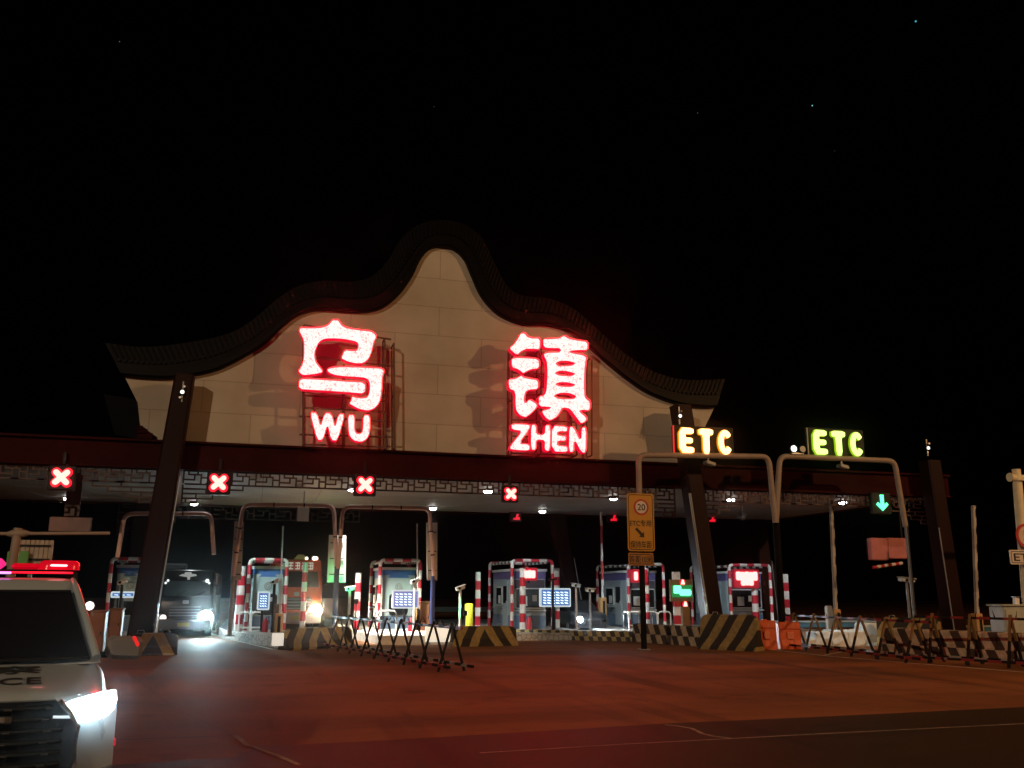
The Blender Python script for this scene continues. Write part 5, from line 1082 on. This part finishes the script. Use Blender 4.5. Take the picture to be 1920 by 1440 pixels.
# dark car with one headlight between the fourth and fifth booth
def car(px, py, Y, label):
    p = W(px, py, Y); xc = p.x + .55; t = thing('dark_car', label, 'car', (xc, Y, 0)); pm = mat('dark_car_paint', (.02, .024, .03), .3, coat=.4)
    b = MB(); rings = []
    for y, zt, hw in ((0, .72, .70), (.12, .86, .80), (.9, .98, .86), (1.3, 1.0, .88), (3.9, 1.02, .88), (4.3, .95, .82), (4.4, .7, .75)):
        rings.append([(xc + s * hw * f, Y + y, z) for s, f, z in ((-1, .9, .28), (-1, 1, .5), (-1, 1, zt - .16), (-1, .86, zt), (1, .86, zt), (1, 1, zt - .16), (1, 1, .5), (1, .9, .28))])
    b.loft(rings); b.build('body', pm, t)
    b = MB(); b.loft([[(xc + s * hx, Y + y, z) for s, y in ((-1, y0), (1, y0), (1, y1), (-1, y1))] for z, hx, y0, y1 in ((.97, .80, 1.1, 3.9), (1.42, .60, 1.9, 3.4), (1.47, .52, 2.05, 3.3))], 0, False); b.build('cabin', glass, t)
    for s, m in ((-1, glow('car_headlight_cold', (6.5, 8, 9), 9)), (1, glass)):
        c = Vector((xc + s * .55, Y - .02, p.z)); b = MB(); b.loft([[c + Vector((.13 * f * math.cos(a * PI / 8), -h, .115 * f * math.sin(a * PI / 8))) for a in range(16)] for f, h in ((1.15, -.06), (1, 0), (.8, .05), (.1, .08))]); b.build('headlight', m, t)
        for yy in (.85, 3.5): b = MB(); x = xc + s * .74; b.tube([(x - .1, Y + yy, .31), (x + .1, Y + yy, .31)], .31, 18); wl = b.build('wheel', rubber, t); b = MB(); b.tube([(x - .11, Y + yy, .31), (x + .11, Y + yy, .31)], .18, 14); b.build('rim', steel, wl)
    b = MB(); b.bbox((xc, Y - .03, .5), (.7, .06, .2), .02); b.build('grille', black, t)
    lamp('headlight_beam', 'SPOT', (c.x - 1.1, Y - .2, p.z), 1500, (.82, .93, 1), .1, (c.x + 1.2, Y - 7, 0), 80, .8)
car(1088, 1162, 38.6, 'dark car half hidden between booths with one white headlight glaring')
# ================================================================== POLICE CAR
CX, CY, CR = -1.93, 7.86, math.radians(12)
pc = thing('police_car', 'white police car facing the viewer with red light bar and glaring headlight', 'police car', (CX, CY, 0), None, CR); pc.scale = (1.05, 1, 1.075)
cw = mat('police_white_paint', (.30, .36, .40), .28, var=.03, scale=1, coat=.5); cg = mat('police_windscreen', (.008, .008, .010), .06, var=0); chrome = mat('dark_chrome', (.50, .52, .54), .12, .9, var=0)
def L(name, b, m, par=pc): return b.build(name, m, par, local=True)
half = lambda zt, hw: [(0, zt), (.42 * hw, zt - .004), (.72 * hw, zt - .02), (.88 * hw, zt - .055), (.955 * hw, zt - .12), (hw, zt - .26), (hw, .55), (.975 * hw, .40), (.93 * hw, .27), (0, .25)]
rings = []
for y, zt, hw in ((.06, .955, .84), (.10, .985, .87), (.22, 1.015, .895), (.5, 1.05, .91), (.9, 1.105, .92), (1.2, 1.15, .925), (1.7, 1.17, .93), (3.2, 1.17, .93), (4.3, 1.15, .92), (4.62, 1.08, .89), (4.70, .9, .86)):
    h_ = half(zt, hw); rings.append([Vector((x, y, z)) for x, z in h_] + [Vector((-x, y, z)) for x, z in h_[::-1][1:-1]])
b = MB(); b.loft(rings); body = L('body', b, cw)
# cabin shell, windscreen, roof
def crect(hx, y0, y1, z, r=.12): return [Vector((x, y, z)) for x, y in rrect(-hx, hx, y0, y1, r, 3)]
b = MB(); b.loft([crect(.86, 1.10, 4.5, 1.12), crect(.83, 1.16, 4.45, 1.18), crect(.75, 1.52, 4.3, 1.45), crect(.67, 1.88, 4.15, 1.70), crect(.635, 1.97, 4.05, 1.78), crect(.58, 2.12, 3.9, 1.815), crect(.4, 2.4, 3.6, 1.825)]); L('cabin', b, cw)
ws = lambda u, f: Vector((u * (.76 + (.585 - .76) * f), 1.135 + (1.862 - 1.135) * f - .018 - .035 * (1 - u * u), 1.165 + (1.70 - 1.165) * f))
b = MB(); gu = [-1 + k / 6 for k in range(13)]; gf = [k / 8 for k in range(9)]
b.add([ws(u, f) for f in gf for u in gu], [(j * 13 + i, j * 13 + i + 1, (j + 1) * 13 + i + 1, (j + 1) * 13 + i) for j in range(8) for i in range(12)], 0, True); wsc = L('windscreen', b, cg)
b = MB(); b.tube([ws(u, 1) + Vector((0, -.012, 0)) for u in gu] , .016, 6); b.tube([ws(u, 0) + Vector((0, -.012, 0)) for u in gu], .016, 6); L('windscreen_seal', b, black, wsc)
for s in (-1, 1):
    b = MB(); b.tube([ws(s * 1.02, 0) + Vector((s * .04, .02, .0)), ws(s * 1.02, .5) + Vector((s * .04, .02, .02)), ws(s * 1.02, 1) + Vector((s * .035, .03, .02)), Vector((s * .60, 2.1, 1.80)), Vector((s * .62, 3.2, 1.80))], [.035, .03, .03, .025, .025], 8); L('pillar_trim', b, cw)
    sg = lambda y, f: Vector((s * (.835 + (.68 - .835) * f + .012), y, 1.20 + (1.68 - 1.20) * f))
    b = MB(); q = [sg(1.55, 0), sg(2.55, 0), sg(2.5, .95), sg(1.98, .95)]; b.add(q + [v - Vector((s * .03, 0, 0)) for v in q], [(0, 1, 2, 3), (7, 6, 5, 4)]); L('side_window', b, cg)
    b = MB(); q = [sg(2.66, 0), sg(3.9, 0), sg(3.75, .95), sg(2.62, .95)]; b.add(q + [v - Vector((s * .03, 0, 0)) for v in q], [(0, 1, 2, 3), (7, 6, 5, 4)]); L('side_window', b, cg)
    b = MB(); b.tube([(s * .62, 2.2, 1.86), (s * .62, 3.7, 1.86)], .022, 8); b.tube([(s * .62, 2.2, 1.80), (s * .62, 2.2, 1.86)], .02, 6); b.tube([(s * .62, 3.7, 1.80), (s * .62, 3.7, 1.86)], .02, 6); L('roof_rail', b, black)
    # mirrors
    b = MB(); b.bbox((s * 1.05, 1.42, 1.225), (.30, .17, .19), .035, rot=Matrix.Rotation(s * .06, 3, 'Y')); mr = L('mirror', b, mat('mirror_grey', (.16, .15, .14), .35))
    b = MB(); b.bbox((s * .90, 1.44, 1.17), (.16, .09, .05), .02); L('mirror_stalk', b, black, mr)
    b = MB(); b.bbox((s * 1.135, 1.34, 1.28), (.03, .03, .10), .01, rot=Matrix.Rotation(s * -.5, 3, 'Y')); L('turn_signal', b, mat('turn_signal_red', (.5, .02, .02), .3, emis=(1, .02, .02), es=.6), mr)
    for yy in (.95, 3.65):
        b = MB(); x = s * .80; b.tube([(x - .13, yy, .36), (x - .12, yy, .36), (x + .12, yy, .36), (x + .13, yy, .36)], [.33, .36, .36, .33], 28); wl = L('wheel', b, rubber)
        b = MB(); b.tube([(x - .135, yy, .36), (x + .137, yy, .36)], .23, 20); L('rim', b, steel, wl)
        b = MB(); b.tube([(s * .915, yy + .44 * math.cos(a * PI / 12), .40 + .44 * math.sin(a * PI / 12)) for a in range(-1, 14)], .03, 6); L('arch_trim', b, black)
# front fascia: bumper, grille, fog intake, lamps
b = MB(); rings = []
for x in [-.93 + 1.86 * k / 14 for k in range(15)]:
    e = abs(x) / .93; y0 = -.06 + .16 * max(0, e - .55) ** 2 / .2; sec = [(y0 + .12, .26), (y0 + .03, .28), (y0, .36), (y0 - .01, .52), (y0 + .02, .66), (y0 + .05, .84), (y0 + .09, .93), (y0 + .2, .95), (y0 + .45, .6), (y0 + .45, .28)]
    rings.append([Vector((x, y, z)) for y, z in sec])
b.loft(rings); L('bumper', b, cw)
gp = [(-.60, .40), (-.655, .52), (-.655, .78), (-.60, .86), (-.50, .955), (.50, .955), (.60, .86), (.655, .78), (.655, .52), (.60, .40), (.5, .34), (-.5, .34)]
b = MB(); b.prism(gp, (0, -.085, 0), X3, Z3, (0, .10, 0)); gr = L('grille', b, mat('grille_gloss_black', (.01, .012, .014), .2))
for k in range(8):
    z = .385 + .075 * k; hw = .56 if 0 < k < 6 else .47; b = MB(); rr_ = []
    b.tube([(x, -.10 - .02 * (1 - (x / .6) ** 2), z) for x in [-hw + 2 * hw * j / 10 for j in range(11)]], .013, 6); L('grille_slat', b, mat('slat_gloss', (.05, .06, .065), .15, .6, var=0), gr)
    for x in (-.42, -.14, .18, .44):
        b = MB(); b.bbox((x + .02 * (k % 2), -.118 - .02 * (1 - (x / .6) ** 2), z), (.05, .01, .016), .004); L('chrome_insert', b, chrome, gr)
for s in (-1, 1):
    b = MB(); b.tube([(s * .52, -.095, .955), (s * .60, -.095, .87), (s * .66, -.09, .78), (s * .66, -.09, .52), (s * .60, -.09, .39), (s * .5, -.09, .33)], .018, 8); L('grille_surround', b, chrome, gr)
b = MB(); b.bbox((.02, -.135, .845), (.42, .03, .06), .02); em = L('badge', b, chrome, gr)
for x in (-.12, -.02, .08, .16): b = MB(); b.bbox((x, -.152, .848), (.05, .012, .04), .006); L('badge_stud', b, mat('badge_bright', (.8, .82, .84), .2, .8, var=0), em)
head_em = bpy.data.materials['headlight_cold'].copy() if False else glow('police_headlight', (6.0, 7.6, 8.2), 1.1)
for s in (-1, 1):
    def hp(x, z, o=0): return Vector((s * x, -.045 + 1.0 * max(0, x - .60) ** 2 + o, z))
    out = [(.505, .855), (.51, .905), (.60, .935), (.72, .965), (.83, .985), (.905, .99), (.915, .93), (.90, .87), (.86, .83), (.79, .805), (.71, .81), (.66, .845), (.58, .852)]
    b = MB(); n = len(out); b.add([hp(x, z, -.03) for x, z in out] + [hp(x, z, .12) for x, z in out], [tuple(range(n)), tuple(range(2 * n - 1, n - 1, -1))] + [(i, (i + 1) % n, n + (i + 1) % n, n + i) for i in range(n)]); hl = L('headlight', b, head_em)
    b = MB(); b.tube([hp(x, z, -.035) for x, z in ((.49, .845), (.58, .840), (.66, .835))], .011, 6); L('lamp_trim', b, mat('lamp_trim_bright', (.7, .74, .76), .2, .6, var=0, emis=(.8, .95, 1), es=.8), hl)
    b = MB(); b.prism([(s * .70, .42), (s * .70, .45), (s * .93, .475), (s * .945, .30), (s * .80, .30), (s * .80, .42)], (0, -.04, 0), X3, Z3, (0, .16, 0)); L('fog_intake', b, mat('intake_black', (.014, .016, .018), .5))
    b = MB(); b.bbox((s * .935, .18, .62), (.02, .10, .05), .008); L('side_marker', b, mat('side_marker_red', (.5, .02, .03), .3, emis=(1, .03, .06), es=.5))
_d = Vector((math.sin(CR), -math.cos(CR), 0)); _p = Vector((CX, CY, 0)) + Matrix.Rotation(CR, 3, 'Z') @ Vector((.79, -.14, .97))
lamp('headlight_beam', 'SPOT', _p, 160, (.78, .93, 1), .08, _p + _d * 10 + Vector((.9, 0, -2.2)), 120, .8)
# lettering on the bonnet, light bar
def hood_z(y): return 1.05 + (y - .5) / .4 * .055 if y < .9 else 1.105 + (y - .9) / .3 * .045
for s_, yc, hh, ww in (('警察', .86, .27, .80), ('POLICE', .47, .22, .80)):
    sl_ = Vector((0, 1, .137)).normalized()
    text(s_, 'lettering', mat('bonnet_lettering', (.012, .012, .012), .5), pc, (0, yc, hood_z(yc) + .006), ww, hh, .004, .004 if s_ == 'POLICE' else .0, X3, sl_, local=True)
red_lens = glow('light_bar_red', (2.6, .012, .05)); red_soft = mat('light_bar_red_lens', (.45, .008, .02), .12, var=0, emis=(1, .0, .02), es=.4, coat=.6)
b = MB(); b.bbox((0, 2.42, 1.875), (1.26, .30, .04), .02); lb = L('light_bar', b, black)
b = MB(); b.loft([[Vector((x, y, z)) for x, y in rrect(.30, .66, 2.26, 2.58, r, 4)] for z, r in ((1.895, .10), (1.915, .12), (1.955, .12))] + [[Vector((x, y, 1.982)) for x, y in rrect(.33, .63, 2.29, 2.55, .1, 4)]]); L('red_lens', b, red_soft, lb)
b = MB(); b.bbox((.19, 2.42, 1.925), (.24, .22, .055), .02); L('red_lens', b, red_soft, lb)
b = MB(); b.bbox((.47, 2.25, 1.935), (.15, .03, .018), .008); L('flasher', b, glow('flasher_core', (5, 1.3, 1.4)), lb)
b = MB(); b.bbox((.56, 2.42, 1.94), (.10, .16, .02), .01); L('flasher', b, red_lens, lb)
b = MB(); b.bbox((.24, 2.25, 1.868), (.72, .02, .016), .006); L('red_reflection_strip', b, red_lens, lb)  # glowing strip stands for the bar's red reflection on the roof
b = MB(); b.loft([[Vector((x, y, z)) for x, y in rrect(-.66, -.30, 2.26, 2.58, .12, 4)] for z in (1.895, 1.955, 1.98)]); L('blue_lens', b, mat('light_bar_blue_lens', (.02, .03, .4), .12, var=0, emis=(.1, .1, 1), es=.5), lb)
b = MB(); b.bbox((-.08, 2.42, 1.945), (.20, .2, .10), .04); L('centre_lens', b, mat('light_bar_magenta', (.3, .01, .12), .15, var=0, emis=(1, .03, .25), es=.9), lb)
b = MB(); b.bbox((-.05, 2.18, 1.862), (.26, .03, .02), .008); L('flasher', b, glow('flasher_violet', (1.6, .6, 2.4)), lb)
for s in (-1, 1): b = MB(); b.bbox((s * .58, 2.42, 1.85), (.09, .2, .08), .02); L('foot', b, black, lb)
# ================================================================== STARS
for k, (x, y, r, c, lab) in enumerate(((1717, 40, 1.3, (.05, .45, .55), 'brightest bluish star high above the cream post'), (1523, 198, .9, (.25, .75, .7), 'small greenish star above the green ETC sign'), (1308, 212, .7, (.10, .10, .10), 'faint star above the amber ETC sign'), (814, 200, .8, (.05, .06, .06), 'faint star straight above the gable peak'), (224, 78, .6, (.16, .16, .16), 'faint star high over the police car side'), (1565, 283, .6, (.06, .06, .06), 'faintest star below the small greenish star'))):
    d = ray(x, y).normalized() * 1500; b = MB(); c0 = d + Vector((0, 0, CAMH))
    b.loft([[c0 + Vector((r * math.sin(t_) * math.cos(a * PI / 4), r * math.sin(t_) * math.sin(a * PI / 4), r * math.cos(t_))) for a in range(8)] for t_ in (.05, .8, 1.57, 2.3, 3.09)]); one('star', b, glow('star_%d' % k, c, 1), lab, 'star', c0)
# ================================================================== ADDED VOLUME FOR LAMP BLOOM
hz = MB(); hz.box((0, 80, 16), (320, 300, 34)); hzo = hz.build('bloom_haze', []); hzo['kind'] = 'stuff'
hm = bpy.data.materials.new('bloom_air'); hm.use_nodes = True; hn = hm.node_tree; hn.nodes.remove(hn.nodes['Principled BSDF'])
pv = hn.nodes.new('ShaderNodeVolumePrincipled'); pv.inputs['Color'].default_value = (.9, .9, .9, 1); pv.inputs['Density'].default_value = .00065; pv.inputs['Anisotropy'].default_value = .985
hn.links.new(pv.outputs[0], hn.nodes['Material Output'].inputs['Volume']); hzo.data.materials.append(hm)
